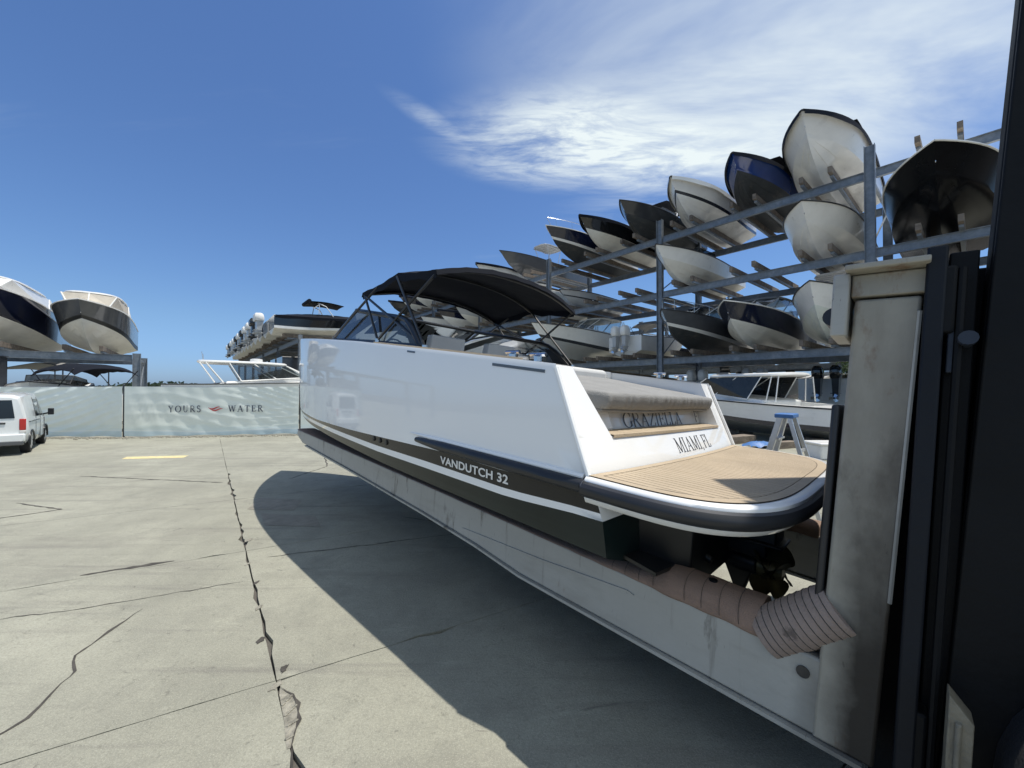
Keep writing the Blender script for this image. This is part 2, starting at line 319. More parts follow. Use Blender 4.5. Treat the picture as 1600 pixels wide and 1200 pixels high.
M_TEAK = mat('teak', (.42, .335, .23), .62, var=.14, nscale=1.6, bump=.25, bscale=70, spots=[((.30,.225,.14), (.5,14,14), 2.2, .50, .68, .6), ((.56,.46,.33), (.4,10,10), 3.1, .58, .72, .5)])
M_CAULK = mat('deck_caulk', (.045, .035, .028), .7)
M_GLASS = glass('tinted_glass', (.80, .87, .90), .62)
M_DGLASS = glass('dark_glass', (.25, .30, .32), .30)
M_YGLASS = glass('smoked_glass', (.72, .80, .84), .46)
M_BGLASS = glass('black_glass', (.10, .12, .13), .10)
M_CLEARGL = glass('clear_glass', (.94, .97, .98), .85)
M_BEIGE = mat('beige_canvas', (.52, .47, .39), .85, var=.12, nscale=3, bump=.5, bscale=12)
M_BRONZE = mat('bronze_propeller', (.15, .125, .06), .42, metal=.7, var=.3, nscale=9)
M_DRIVE = mat('black_drive_paint', (.006, .0065, .007), .42, var=.35, nscale=5, spots=[((.022,.02,.018), (1,1,1), 5, .60, .7, .6)])
M_SEAT = mat('seat_vinyl', (.62, .61, .58), .5, var=.05)
M_RED = mat('red_lens', (.45, .015, .012), .15, coat=.6)
M_TYRE = mat('tyre_rubber', (.018, .018, .019), .8, var=.2, nscale=8, bump=.4, bscale=50)

# ------------------------------------------------------------------ the yard: slabs with recessed joints on a base sheet
AX = np.array([-.617, .787]); BX = np.array([.880, .475]); J0 = np.array([-1.61, 2.67])   # long joint direction, cross joint direction, joint crossing
def yard(a, b): p = J0+a*AX+b*BX; return p
ground = MB().add([(-400,-60,-.035),(400,-60,-.035),(400,900,-.035),(-400,900,-.035)], [(0,1,2,3)]).build('ground', M_SUB, smooth=0); ground['kind'] = 'structure'
def noise1(n, amp, sm=3):
    r = rng.normal(0, 1, n+2*sm); k = np.ones(2*sm+1)/(2*sm+1); return amp*np.convolve(r, k, 'same')[sm:sm+n]
def build_slabs():
    A = [-9.6, -7.0, -4.4, -2.15] + [0, 2.68, 5.45, 8.2, 10.9, 13.6, 16.3, 19.2, 22.6, 27, 34, 46, 70]
    B = [-44, -30, -22.5, -16.8, -11.4, -5.9, 0, 6.2, 12.0, 18, 24, 32, 48]
    na, nb = len(A), len(B)
    aline = {}; bline = {}
    def edge(p, q, near):
        L_ = np.linalg.norm(q-p); n = max(2, int(L_/.16)) if near else 2
        t = np.linspace(0, 1, n+1); base = p[None]+(q-p)[None]*t[:, None]
        w = noise1(n+1, .012, 4); w[0] = w[-1] = 0; d = (q-p)/L_; nn = np.array([-d[1], d[0]])
        return base+w[:, None]*nn
    P = {(i, j): yard(A[i], B[j]) for i in range(na) for j in range(nb)}
    for i in range(na):
        for j in range(nb):
            near = np.linalg.norm(P[i, j]) < 11
            if j < nb-1: aline[i, j] = edge(P[i, j], P[i, j+1], near)
            if i < na-1: bline[i, j] = edge(P[i, j], P[i+1, j], near)
    for i in range(na-1):
        for j in range(nb-1):
            e = [aline[i, j], bline[i, j+1], aline[i+1, j][::-1], bline[i, j][::-1]]
            loop = np.concatenate([x[:-1] for x in e]); c = loop.mean(0)
            # pull the edge in by the joint width, with a few chips
            nxt = np.roll(loop, -1, 0); prv = np.roll(loop, 1, 0); tg = nxt-prv; tg /= np.linalg.norm(tg, axis=1)[:, None]+1e-9
            inn = np.stack([-tg[:, 1], tg[:, 0]], 1); inn *= np.sign(((c-loop)*inn).sum(1))[:, None]
            lens = [len(x)-1 for x in e]
            gap = np.concatenate([np.full(lens[0], .0025), np.full(lens[1], .006), np.full(lens[2], .0025), np.full(lens[3], .006)])
            jag = np.abs(rng.normal(0, .003, len(loop)))*(rng.random(len(loop)) < .7)
            chip = (rng.random(len(loop)) < np.concatenate([np.full(lens[0], .03), np.full(lens[1], .13), np.full(lens[2], .03), np.full(lens[3], .13)]))*rng.uniform(.01, .045, len(loop))
            if len(loop) < 12: jag *= 0; chip *= 0
            loop = loop+inn*(gap+jag+chip)[:, None]
            mb = MB(); n = len(loop); mb.add([(x, y, 0) for x, y in loop]+[(x, y, -.03) for x, y in loop], [tuple(range(n))]+[(k, (k+1) % n, n+(k+1) % n, n+k) for k in range(n)])
            mb.build('slab', M_CONC, ground, smooth=0)
build_slabs()
def ribbon(pts, w, name='crack', m=M_CRACK, z=.0035, wob=.02):
    """a wandering crack lying on the slabs"""
    P = [np.array(p, float) for p in pts]; out = []
    for a, b in zip(P[:-1], P[1:]):
        n = max(2, int(np.linalg.norm(b-a)/.07)); out += [a+(b-a)*k/n for k in range(n)]
    out.append(P[-1]); out = np.array(out); out[1:-1] += np.stack([noise1(len(out)-2, wob, 1)+noise1(len(out)-2, wob, 4), noise1(len(out)-2, wob, 1)+noise1(len(out)-2, wob, 4)], 1)*.7
    tg = np.gradient(out, axis=0); tg /= np.linalg.norm(tg, axis=1)[:, None]; nn = np.stack([-tg[:, 1], tg[:, 0]], 1)
    ww = w*(.45+np.abs(rng.normal(.6, .5, len(out))))*np.minimum(1, np.minimum(np.arange(len(out)), np.arange(len(out))[::-1])/3+.2)
    return MB().grid([[(*(p-n_*h), z) for p, n_, h in zip(out, nn, ww)], [(*(p+n_*h), z) for p, n_, h in zip(out, nn, ww)]]).build(name, m, ground, smooth=0)
def gp(px, py):   # a point of the yard seen at this bearing, used for measuring only
    y = 1212/(py-606); return ((px-800)/606*y, y)
ribbon([(-3.34,3.53),(-3.32,3.2),(-3.24,2.9),(-3.04,2.66),(-2.95,2.3),(-2.97,2.05)], .006, wob=.035)
ribbon([(-2.75,4.03),(-3.75,3.6),(-4.9,3.2),(-6.2,2.75)], .004, wob=.035)
ribbon([(-1.72,6.05),(-.9,5.7),(0,5.35),(1.2,4.9)], .007)
ribbon([(-2.9,4.6),(-1.7,5.0),(-.7,5.35),(.5,5.6)], .006)
ribbon([(.95,2.05),(.75,1.9),(.62,1.62),(.35,1.5)], .010, wob=.03)
ribbon([(-8.6,6.75),(-7.4,6.4),(-7.9,5.9),(-8.4,5.4)], .012)
ribbon([(-4.9,8.5),(-4.7,9.9),(-5.4,11.2)], .012)
ribbon([(-9.8,8.8),(-6.1,8.2)], .014); ribbon([(-5.3,3.92),(-6.4,3.62)], .03); ribbon([(-3.9,4.5),(-4.6,4.15)], .022)
for k, (p, r) in enumerate([((-1.585,2.62),.06), ((-1.99,3.1),.05), ((-2.3,3.55),.045), ((-2.62,4.0),.045), ((-3.45,5.1),.07), ((-1.62,2.78),.05), ((-3.0,4.42),.04)]):
    n = 13; MB().add([(p[0]+r*(.5+.8*random.random())*math.cos(2*math.pi*i/n)*.55, p[1]+r*(.5+.8*random.random())*math.sin(2*math.pi*i/n), .004+.001*(k % 3)) for i in range(n)], [tuple(range(n))]).build('spall', M_CRACK if k % 2 else M_RUBBLE, ground, smooth=0)
# the broken joint edge near the camera, filled with loose rubble
bl = [(-1.545,2.60),(-1.43,2.545),(-1.355,2.47),(-1.285,2.36),(-1.255,2.25),(-1.228,2.17),(-1.245,2.165),(-1.285,2.22),(-1.335,2.30),(-1.385,2.37),(-1.445,2.45),(-1.515,2.545)]
MB().add([(x, y, .0025) for x, y in bl], [tuple(range(len(bl)))]).build('repair_patch', M_RUBBLE, ground, smooth=0)
rb = MB()
for _ in range(130):
    t = random.random(); i = 1+int(t*4); c0 = np.array(bl[i]); c1 = np.array(bl[11-i]); p = c0+(c1-c0)*random.uniform(.12, .88); r = random.uniform(.005, .014)
    rb.ball((p[0], p[1], .004), (r, r*random.uniform(.6,1), r*.5), 5, 3)
ribbon([(-1.54,2.605),(-1.43,2.55),(-1.35,2.475),(-1.28,2.36),(-1.25,2.25),(-1.225,2.17)], .006, wob=.006, z=.0065)
ribbon([(-1.22,2.17),(-1.17,2.08),(-1.11,1.98)], .010, wob=.008, z=.0065)
o = rb.build('rubble', M_RUBBLE, ground, smooth=0); o['kind'] = 'stuff'
for q in ([(-4.60,7.05),(-3.75,6.95),(-3.55,6.35),(-4.35,6.4)], [(-4.0,6.2),(-3.05,6.05),(-2.75,5.6),(-3.6,5.65)]):
    MB().add([(x, y, .0045) for x, y in q], [(0,1,2,3)]).build('repair_patch', M_PATCH, ground, smooth=0)
for q in ([(-11.15,11.25),(-9.55,11.48),(-9.4,11.12),(-10.95,10.9)],):
    MB().add([(x, y, .004) for x, y in q], [(0,1,2,3)]).build('painted_line', M_YEL, ground, smooth=0)
gv = MB()
for _ in range(900):   # gravel along the foot of the fence
    t = random.random(); x = lerp(-21, -8.6, t); y = interp(x, [-21, -15.7, -8.6], [15.55, 15.55, 16.55])-abs(random.gauss(0, .22)); r = random.uniform(.012, .045)
    gv.ball((x, y, r*.3), (r, r*random.uniform(.6,1.2), r*.6), 5, 3)
o = gv.build('gravel', M_PATCH, smooth=0); o['kind'] = 'stuff'; o['label'] = 'loose grey gravel along the foot of the banner fence'

# ------------------------------------------------------------------ generic boats
def build_outboard(parent, x, y, z, cowl=None, s=1.0, simple=False):
    """an outboard hung on the transom: cowl, leg, propeller"""
    cowl = cowl or M_BLACKG
    mb = MB(); G = []
    prof = [(0,.62,.40),(.06,.70,.46),(.30,.74,.48),(.52,.66,.42),(.64,.46,.28),(.66,.05,.04)]
    for h, lx, ly in prof:
        G.append([(x-.42*s+s*lx/2*np.sign(math.cos(a))*abs(math.cos(a))**.6-.05*s*h, y+s*ly/2*np.sign(math.sin(a))*abs(math.sin(a))**.6, z+s*(.35+h)) for a in [2*math.pi*(k+.5)/14 for k in range(14)]])
    mb.grid(G, 0, False, True)
    ob = mb.build('outboard', [cowl], parent)
    lg = MB(); lg.hexa([(x-.60*s,y-.11*s,z-.55*s),(x-.30*s,y-.11*s,z-.55*s),(x-.30*s,y+.11*s,z-.55*s),(x-.60*s,y+.11*s,z-.55*s),(x-.62*s,y-.15*s,z+.36*s),(x-.12*s,y-.15*s,z+.36*s),(x-.12*s,y+.15*s,z+.36*s),(x-.62*s,y+.15*s,z+.36*s)])
    lg.box((x-.80*s,y-.16*s,z-.40*s),(x-.25*s,y+.16*s,z-.37*s))
    lg.tube([(x-.85*s,y,z-.62*s),(x-.75*s,y,z-.62*s),(x-.35*s,y,z-.62*s),(x-.15*s,y,z-.62*s)], [.05*s,.08*s,.09*s,.02*s], 8)
    lg.prism([(x-.62*s,z-.62*s),(x-.35*s,z-.62*s),(x-.55*s,z-.88*s),(x-.66*s,z-.86*s)], 1, y-.012*s, y+.012*s)
    lg.build('leg', M_DGREY if cowl is M_BLACKG else M_LGREY, ob)
    if not simple:
        pr = MB()
        for k in range(3):
            a = 2*math.pi*k/3; c, s_ = math.cos(a), math.sin(a)
            pts = [(.0,.04,-.05),(.03,.20,-.09),(-.02,.20,.06),(-.04,.05,.06)]
            pr.add([(x-.88*s+q[0]*s+dx, y+s*(q[1]*c-q[2]*s_), z-.62*s+s*(q[1]*s_+q[2]*c)) for dx in (-.006, .006) for q in pts], [(0,1,2,3),(7,6,5,4),(0,4,5,1),(1,5,6,2),(2,6,7,3),(3,7,4,0)])
        pr.build('propeller', M_CHROME, ob, smooth=0)
    return ob

def boat(label, M, L=8.5, B=2.7, zs=1.35, zb=1.75, cb=None, ct=None, stripe=None, group=None, n=22, cat='boat', name='motor_boat', deadrise=20, flare=.45,
         cover=None, cabin=None, ttop=None, console=False, bimini=None, outboards=0, cowl=None, rail=False, radar=None, bowfull=3.0, chz=None, rubm=None, text=None, tower=None, strip2=None, simple=False, screen=False, shrink=False):
    """x forward from the transom, y to port, z up from the keel"""
    cb = cb or M_CREAM; ct = ct or M_WHITE2; stripe = stripe or ct
    R = thing(name, label, cat, group=group, M=M)
    hb = B/2; zc0 = math.tan(math.radians(deadrise))*hb*.88; zc1 = chz or (zc0+(zb-zc0)*.50)
    def S(t):
        ys = hb*(.93+.07*min(1, t/.35))*(1-max(0, (t-.38)/.62)**bowfull)
        zsh = zs+(zb-zs)*t**1.6
        tk = min(1, t/1.0); kz = 0 if t < .62 else (zc1*.80)*((t-.62)/.38)**2.0
        cz = zc0+(zc1-zc0)*max(0, (t-.15)/.85)**1.7
        yc = hb*.90*(1-max(0, (t-.30)/.70)**(bowfull*.85))
        return ys, zsh, kz, cz, yc
    pts = []
    Kx, Cx, Sx = .90*L, .925*L, L
    ts = [1-(1-i/n)**1.25 for i in range(n+1)]
    for t in ts:
        ys, zsh, kz, cz, yc = S(t)
        row = []
        for q in (0, .33, .36, .66, .69, 1):      # keel to chine with two strakes
            zz = kz+(cz-kz)*q; yy = yc*q
            if q in (.36, .69): zz -= .022*(1 if t < .93 else 0)
            row.append((t*lerp(Kx, Cx, q), yy, zz))
        yo = yc+.035*(1-t)                                # chine flat
        row.append((t*Cx, yo, cz+.005))
        for q in (.10, .20, .55, .93, 1):
            w = q**(1+flare*1.6*t*t)
            row.append((t*lerp(Cx, Sx, q**.9), lerp(yo, ys, w), lerp(cz, zsh, q)))
        pts.append(row)
    mb = MB(); C = len(pts[0])
    for sgn in (1, -1):
        for i in range(n):
            for j in range(C-1):
                q = [pts[i][j], pts[i+1][j], pts[i+1][j+1], pts[i][j+1]]
                mi = 0 if j < 6 else (1 if j in (6, 7) else (2 if not (j == 10 and strip2) else 3))
                mb.add([(a, b*sgn, c) for a, b, c in q], [(0,1,2,3)], mi)
    for sgn in (1, -1):
        sec = [(a, b*sgn, c) for a, b, c in pts[0]]; mb.add(sec+[(0, 0, pts[0][-1][2]), (0, 0, pts[0][5][2])], [tuple(range(6))+(C+1,)], 0); mb.add(sec[5:]+[(0, 0, pts[0][-1][2]), (0, 0, pts[0][5][2])], [tuple(range(C-5+2))], 2)
    mb.build('hull', [cb, stripe, ct, strip2 or ct], R, smooth=38)
    # deck: foredeck crowned, cockpit sunk
    dk = MB(); xs_c = .12*L; xe_c = (.62 if not cabin else .45)*L
    G = []
    for t in ts:
        ys, zsh, *_ = S(t); x = t*Sx; G.append([(x, ys*f, zsh+(.10*(1-f*f)*min(1, ys/hb*1.2) if x > xe_c else 0)) for f in (-1, -.80, -.4, 0, .4, .80, 1)])
    for i in range(n):
        mid = (G[i][3][0]+G[i+1][3][0])/2
        for j in range(6):
            q = [G[i][j], G[i+1][j], G[i+1][j+1], G[i][j+1]]
            if xs_c < mid < xe_c and 0 < j < 5: q = [(a, b, c-.55) for a, b, c in q]
            dk.add(q, [(0,1,2,3)])
        if xs_c < mid < xe_c:
            for j in (1, 5):
                a, b = G[i][j], G[i+1][j]; dk.add([a, b, (b[0], b[1], b[2]-.56), (a[0], a[1], a[2]-.56)], [(0,1,2,3)])
    dk.build('deck', M_WHITE2, R, smooth=30)
    ey = MB().tube([(lerp(Cx, Sx, .35)-.03+.03*math.cos(a), 0, lerp(zc1, zb, .33)+.05*math.sin(a)) for a in np.linspace(0, 2*math.pi, 13)[:-1]], .012, 5, closed=True); ey.build('bow_eye', M_CHROME, R)
    rr = MB()
    for sgn in (1, -1): rr.tube([(r[-1][0], r[-1][1]*sgn, r[-1][2]-.03) for r in pts], .03, 5)
    rr.build('rub_rail', rubm or M_RUB, R)
    sheer = lambda x: (interp(x, [r[-1][0] for r in pts], [r[-1][1] for r in pts]), interp(x, [r[-1][0] for r in pts], [r[-1][2] for r in pts]))
    if cover:
        cm, ch = cover; G = []; a0 = 0.01*L if not shrink else .0
        m = 26
        for i in range(m+1):
            x = lerp(a0, L*.995, i/m); ys, z = sheer(x); t = x/L
            h = ch*(math.sin(math.pi*min(1, max(0, t*1.02)))**.75)*(1.15-.45*t)+.03
            ys += .055; row = []
            for k in range(-7, 8):
                f = k/7; wig = .012*math.sin(k*2.1+i*1.3)+.008*math.sin(i*2.7)
                row.append((x, ys*np.sign(f)*abs(f)**.9, z+h*(1-abs(f)**1.7)+wig*(1-abs(f))+.01))
            row = [(x, -ys+.012, z-.19-.03*math.sin(i*.9))]+row+[(x, ys-.012, z-.19-.03*math.sin(i*.9+1))]
            G.append(row)
        mbc = MB().grid(G)
        mbc.add(G[0], [tuple(range(len(G[0])))])
        mbc.build('boat_cover', cm, R, smooth=50)
    if console:
        x = .42*L; ys, z = sheer(x); cm = MB().hexa([(x-.45,-.42,z-.55),(x+.55,-.42,z-.55),(x+.55,.42,z-.55),(x-.45,.42,z-.55),(x-.35,-.38,z+.45),(x+.25,-.36,z+.40),(x+.25,.36,z+.40),(x-.35,.38,z+.45)])
        co = cm.build('console', M_WHITE2, R, bevel=.05)
        MB().hexa([(x+.20,-.34,z+.38),(x+.24,-.34,z+.38),(x+.24,.34,z+.38),(x+.20,.34,z+.38),(x-.02,-.30,z+.85),(x+.02,-.30,z+.85),(x+.02,.30,z+.85),(x-.02,.30,z+.85)]).build('windscreen', M_DGLASS, R)
        MB().box((x-1.3,-.45,z-.5),(x-.8,.45,z+.1)).build('leaning_post', M_SEAT, R, bevel=.06)
    if screen:
        x0, x1 = .50*L, .66*L; fr = MB(); gl = MB()
        y0, z0 = sheer(x0); y1, z1 = sheer(x1); y0 -= .22; y1 -= .35
        top = [(x0-.25, y0-.10, z0+.42), (x1-.55, y1-.12, z1+.50)]
        for s in (1, -1):
            b0, b1, t1, t0 = (x0-.3, s*y0, z0), (x1, s*y1*.8, z1+.06), (x1-.55, s*(y1-.12), z1+.52), (x0-.35, s*(y0-.1), z0+.42)
            gl.add([b0, b1, t1, t0], [(0,1,2,3)]); fr.tube([b0, t0, t1, b1], .018, 6)
        a, b = (x1, y1*.8, z1+.06), (x1-.55, y1-.12, z1+.52); c = (x1+.25, 0, z1+.12); d = (x1-.35, 0, z1+.56)
        gl.add([a, c, d, b], [(0,1,2,3)]); gl.add([(a[0],-a[1],a[2]), c, d, (b[0],-b[1],b[2])], [(0,1,2,3)]); fr.tube([b, d, (b[0],-b[1],b[2])], .018, 6); fr.tube([c, d], .015, 6)
        w = fr.build('windshield_frame', M_BLK, R); gl.build('windshield', M_DGLASS, R, smooth=0)
    if ttop:
        tm, hh = ttop; x = .40*L; ys, z = sheer(x); w = hb*.62; l = .27*L
        G = []
        for i in range(13):
            a = 2*math.pi*(i+.5)/13
            G.append((x+.2+l/2*np.sign(math.cos(a))*abs(math.cos(a))**.55, w*np.sign(math.sin(a))*abs(math.sin(a))**.55))
        tb = MB().prism(G, 2, z+hh, z+hh+.07); tb.build('t_top', tm, R, bevel=.02)
        fr = MB()
        for s in (1, -1):
            for fx in (-.55, .55):
                fr.tube([(x+fx*.75, s*.45, z-.3), (x+.1+fx*l*.45, s*w*.75, z+hh*.55), (x+.2+fx*l*.62, s*w*.85, z+hh)], .028, 6)
            fr.tube([(x+.2-l*.42, s*w*.85, z+hh-.05), (x+.2+l*.42, s*w*.85, z+hh-.05)], .022, 6)
            fr.tube([(x-.3, s*w*.8, z+hh-.15), (x+.45, s*w*.8, z+hh-.02)], .02, 6)
        for fx in np.linspace(-.4, .4, 6): fr.tube([(x+.2+fx*l, -w*.85, z+hh-.03), (x+.2+fx*l, w*.85, z+hh-.03)], .018, 6)
        fr.build('t_top_frame', M_ALU, R)
    if cabin:
        top_m, hh, x0f, x1f = cabin['top'], cabin['h'], cabin.get('x0', .28), cabin.get('x1', .66)
        x0, x1 = x0f*L, x1f*L; y0, z0 = sheer(x0); y1, z1 = sheer(x1*.86); yb = min(y0, y1)-.22; zb_ = (z0+z1)/2+.02
        # coachroof under the glass
        cr = MB().hexa([(x0-.1,-yb-.1,z0-.3),(x1+.9,-yb*.45,z1-.1),(x1+.9,yb*.45,z1-.1),(x0-.1,yb+.1,z0-.3),(x0-.1,-yb-.02,z0+.10),(x1+.35,-yb*.62,z1+.30),(x1+.35,yb*.62,z1+.30),(x0-.1,yb+.02,z0+.10)])
        cr.build('cabin', M_WHITE2, R, bevel=.08, seg=3)
        # hardtop: crowned slab with rounded plan
        rows = []
        xa, xb = x0-cabin.get('aft', .5), x1-.75+cabin.get('fwd', 0)
        for zoff, ins in ((0, .05), (.03, 0), (.09, .02), (.12, .10)):
            row = []
            for k in range(28):
                a = 2*math.pi*(k+.5)/28; cx, sy = math.cos(a), math.sin(a)
                px = (xa+xb)/2+((xb-xa)/2-ins)*np.sign(cx)*abs(cx)**.45; py = (yb-.05-ins)*np.sign(sy)*abs(sy)**.5
                f = (px-xa)/(xb-xa); row.append((px, py*(1-.12*f*f), zb_+hh+zoff-.22*max(0, f-.55)**1.5+.05*(1-(py/yb)**2)))
            rows.append(row)
        ht = MB().grid(rows, 0, False, True); ht.add(rows[0], [tuple(range(28))[::-1]]); ht.add(rows[-1], [tuple(range(28))]); ht.build('hardtop', top_m, R, smooth=40)
        gl = MB(); fr = MB()
        zt = lambda x: zb_+hh-.22*max(0, (x-xa)/(xb-xa)-.55)**1.5
        for s in (1, -1):
            B0, B1 = (x0+.55, s*(yb+.0), z0+.12), (x1+.25, s*yb*.62, z1+.30); T1, T0 = (xb-.12, s*(yb-.22), zt(xb)), (x0+.05, s*(yb-.08), zt(x0))
            gl.add([B0, B1, T1, T0], [(0,1,2,3)])
            m0 = tuple(lerp(a, b, .5) for a, b in zip(B0, B1)); m1 = tuple(lerp(a, b, .42) for a, b in zip(T0, T1))
            for seg in ((B1, T1), (m0, m1), (B0, T0), (B0, B1), ((xa+.15, s*(yb-.12), zt(xa)), (x0-.55, s*(yb+.05), z0+.05)), ((xa+.4, s*(yb-.12), zt(xa)), (x0-.2, s*(yb+.05), z0+.05))): fr.tube(seg, cabin.get('pillar', .032), 6)
        cB, cT = (x1+.55, 0, z1+.34), (xb+.05, 0, zt(xb)+.04)
        for s in (1, -1): gl.add([(x1+.25, s*yb*.62, z1+.30), cB, cT, (xb-.12, s*(yb-.22), zt(xb))], [(0,1,2,3)])
        fr.tube([cB, cT], .03, 6)
        fr.build('cabin_pillar', cabin.get('pm', M_WHITE2), R); gl.build('cabin_glass', cabin.get('glass', M_DGLASS), R, smooth=0)
        for (dx, dz, r) in cabin.get('radar', []):
            MB().tube([(dx*L, 0, zb_+hh+.1), (dx*L, 0, zb_+hh+.16), (dx*L, 0, zb_+hh+.17), (dx*L, 0, zb_+hh+.17+dz), (dx*L, 0, zb_+hh+.2+dz)], [.1, .1, r, r, r*.6], 14).build('radar_dome', M_WHITE2, R)
    if bimini:
        bm_, hh, x0f, x1f = bimini; x0, x1 = x0f*L, x1f*L; ys, z = sheer((x0+x1)/2); G = []
        for i in range(11):
            f = i/10; x = lerp(x0, x1, f); e = .24*(1-math.sin(math.pi*f)**.4)
            G.append([(x, (ys-.1)*k/6, z+hh-.30*abs(k/6)**3-e+.02*math.sin(i*3)) for k in range(-6, 7)])
        G2 = [[(a, b, c+.03) for a, b, c in r] for r in G]
        cn = MB().grid(G).grid(G2)
        for s_ in (0, -1): cn.grid([[r[s_] for r in G], [r[s_] for r in G2]]); 
        cn.grid([G[0], G2[0]]); cn.grid([G[-1], G2[-1]]); cn.build('bimini_canopy', bm_, R, smooth=50)
        fr = MB()
        for s in (1, -1):
            for xx in (x0+.05, x1-.05): fr.tube([(xx, s*(ys-.1), z+hh-.25), ((x0+x1)/2, s*(ys-.08), z)], .02, 6)
        fr.build('bimini_frame', M_BLK, R)
    if tower:
        tm, hh = tower; x = .42*L; ys, z = sheer(x); fr = MB()
        for s in (1, -1):
            fr.tube([(x+.6, s*(ys-.15), z+.2), (x+.1, s*(ys-.35), z+hh*.8), (x-.5, s*(ys-.45), z+hh)], .04, 6); fr.tube([(x-.5, s*(ys-.15), z+.3), (x-.4, s*(ys-.4), z+hh*.9)], .035, 6)
        fr.tube([(x-.4, -(ys-.42), z+hh*.92), (x-.4, ys-.42, z+hh*.92)], .04, 6); fr.build('wake_tower', M_ALU, R)
        G = []
        for i in range(9):
            f = i/8; G.append([(lerp(x-1.1, x+1.5, f), (ys-.35)*k/4, z+hh+.12+.10*math.sin(math.pi*f)-.05*abs(k/4)**2-.1*f) for k in range(-4, 5)])
        tb = MB().grid(G).grid([[(a, b, c-.12*(1-i/9)-.02) for a, b, c in r] for i, r in enumerate(G)]); tb.tube([(x-1.15, -(ys-.35), z+hh+.08), (x-1.15, ys-.35, z+hh+.08)], .16, 10)
        tb.build('folded_bimini', tm, R, smooth=50)
    for k in range(outboards):
        y = (k-(outboards-1)/2)*.72; build_outboard(R, -.05, y, zs-.35, cowl, simple=simple)
    if rail:
        fr = MB()
        for s in (1, -1):
            P = []
            for f in np.linspace(.52, .985, 9):
                ys, z = sheer(f*L); P.append((f*L, s*max(.03, ys-.12), z+.06+.48*min(1, (f-.50)/.15)))
            fr.tube(P, .016, 6)
            for q in P[1:-1:2]:
                ys, z = sheer(q[0]); fr.tube([q, (q[0]-.05, q[1], z)], .013, 5)
        fr.build('bow_rail', M_CHROME, R)
    R['_sheer'] = 0; del R['_sheer']
    return R, sheer, pts

def place(tr, head, z, pitch=0.):
    """matrix for a boat whose transom keel point is at tr, bow along head (2D)"""
    h = Vector((head[0], head[1], 0)).normalized(); f = Vector((h.x*math.cos(pitch), h.y*math.cos(pitch), math.sin(pitch))); p = Vector((-h.y, h.x, 0)); u = f.cross(p)
    return Matrix(((f.x, p.x, u.x, tr[0]), (f.y, p.y, u.y, tr[1]), (f.z, p.z, u.z, z), (0, 0, 0, 1)))

# ------------------------------------------------------------------ racks
class Rack:
    """a drive-in boat rack: posts and beams along d from p0, depth along e, bunks across"""
    def __init__(s, p0, d, e, depth, levels, name, label, group=None, lows=()):
        s.p0, s.d, s.e, s.depth, s.levels = np.array(p0), np.array(d)/np.linalg.norm(d), np.array(e)/np.linalg.norm(e), depth, levels
        ang = math.atan2(s.d[1], s.d[0]); s.ang = ang
        s.R = thing(name, label, 'boat rack', loc=(p0[0], p0[1], 0), rot=(0, 0, ang), group=group)
        s.sg = 1 if (-s.d[1]*s.e[0]+s.d[0]*s.e[1]) > 0 else -1   # local y sign of the depth
    def pt(s, a, dep=0): return s.p0+s.d*a+s.e*dep
    def post(s, a, dep, h, w=.30):
        y = s.sg*dep; mb = MB(); mb.box((a-w/2, y-.012, 0), (a+w/2, y+.012, h)); mb.box((a-w/2-.02, y-w*.42, 0), (a-w/2, y+w*.42, h)); mb.box((a+w/2, y-w*.42, 0), (a+w/2+.02, y+w*.42, h)); mb.box((a-.3, y-.3, 0), (a+.3, y+.3, .03))
        mb.build('post', M_GALV, s.R, smooth=0)
    def beam(s, a0, a1, dep, z, h=.36, w=.16, front=1):
        y = s.sg*dep; mb = MB(); mb.box((a0, y-.012, z-h+.022), (a1, y+.012, z-.022)); mb.box((a0, y-w/2, z-.022), (a1, y+w/2, z)); mb.box((a0, y-w/2, z-h), (a1, y+w/2, z-h+.022))
        mb.build('beam', M_GALV, s.R, smooth=0)
    def bunks(s, a, z, half=.52, over=.9, hh=.26, back=1.2):
        for k in (-1, 1):
            y0, y1 = -s.sg*over, s.sg*(s.depth+back); aa = a+k*half; mb = MB(); j = random.uniform(-.15, .15)
            mb.box((aa-.075, min(y0, y1)+j, z+.10), (aa+.075, max(y0, y1)+j, z+.10+hh)); mb.build('bunk', M_WOOD, s.R, smooth=0, bevel=.008, seg=1)
            st = MB().box((aa-.06, min(y0, y1)+.35+j, z+.002), (aa+.06, max(y0, y1)-.3, z+.095)); st.build('bunk_rail', M_GALV, s.R, smooth=0)
    def frame_bays(s, ks, bay, top, low=0., far=99):
        for i, k in enumerate(ks):
            for dep in (0, s.depth): s.post(k*bay, dep, top)
            for z in s.levels:
                if i < len(ks)-1:
                    for dep in (0, s.depth): s.beam(k*bay+.19, ks[i+1]*bay-.19, dep-.0, z)
                mb = MB().box((k*bay-.05, min(0, s.sg*s.depth)+.16, z-.30), (k*bay+.05, max(0, s.sg*s.depth)-.16, z-.16)); mb.build('tie_beam', M_GALV, s.R, smooth=0)
            zs_ = [0.3]+list(s.levels)
            for za, zb in zip(zs_[:-1], zs_[1:]):
                MB().tube([(k*bay, s.sg*.25, za+.2), (k*bay, s.sg*(s.depth-.25), zb-.45)], .035, 5).build('brace', M_GALV, s.R)
    def boat(s, a, lev, label, P=2.2, L=8.5, bow_front=True, dz=0., **kw):
        kw['B'] = kw.get('B', 2.6)*1.07; kw['zs'] = kw.get('zs', 1.35)*1.05; kw['zb'] = kw.get('zb', 1.75)*1.07
        z = (s.levels[lev] if lev >= 0 else 0.35)+.25+dz
        h = -s.e if bow_front else s.e
        f = s.pt(a) - s.e*P
        tr = f-h*L if bow_front else f
        return boat(label, place(tr, h, z), L=L, **kw)

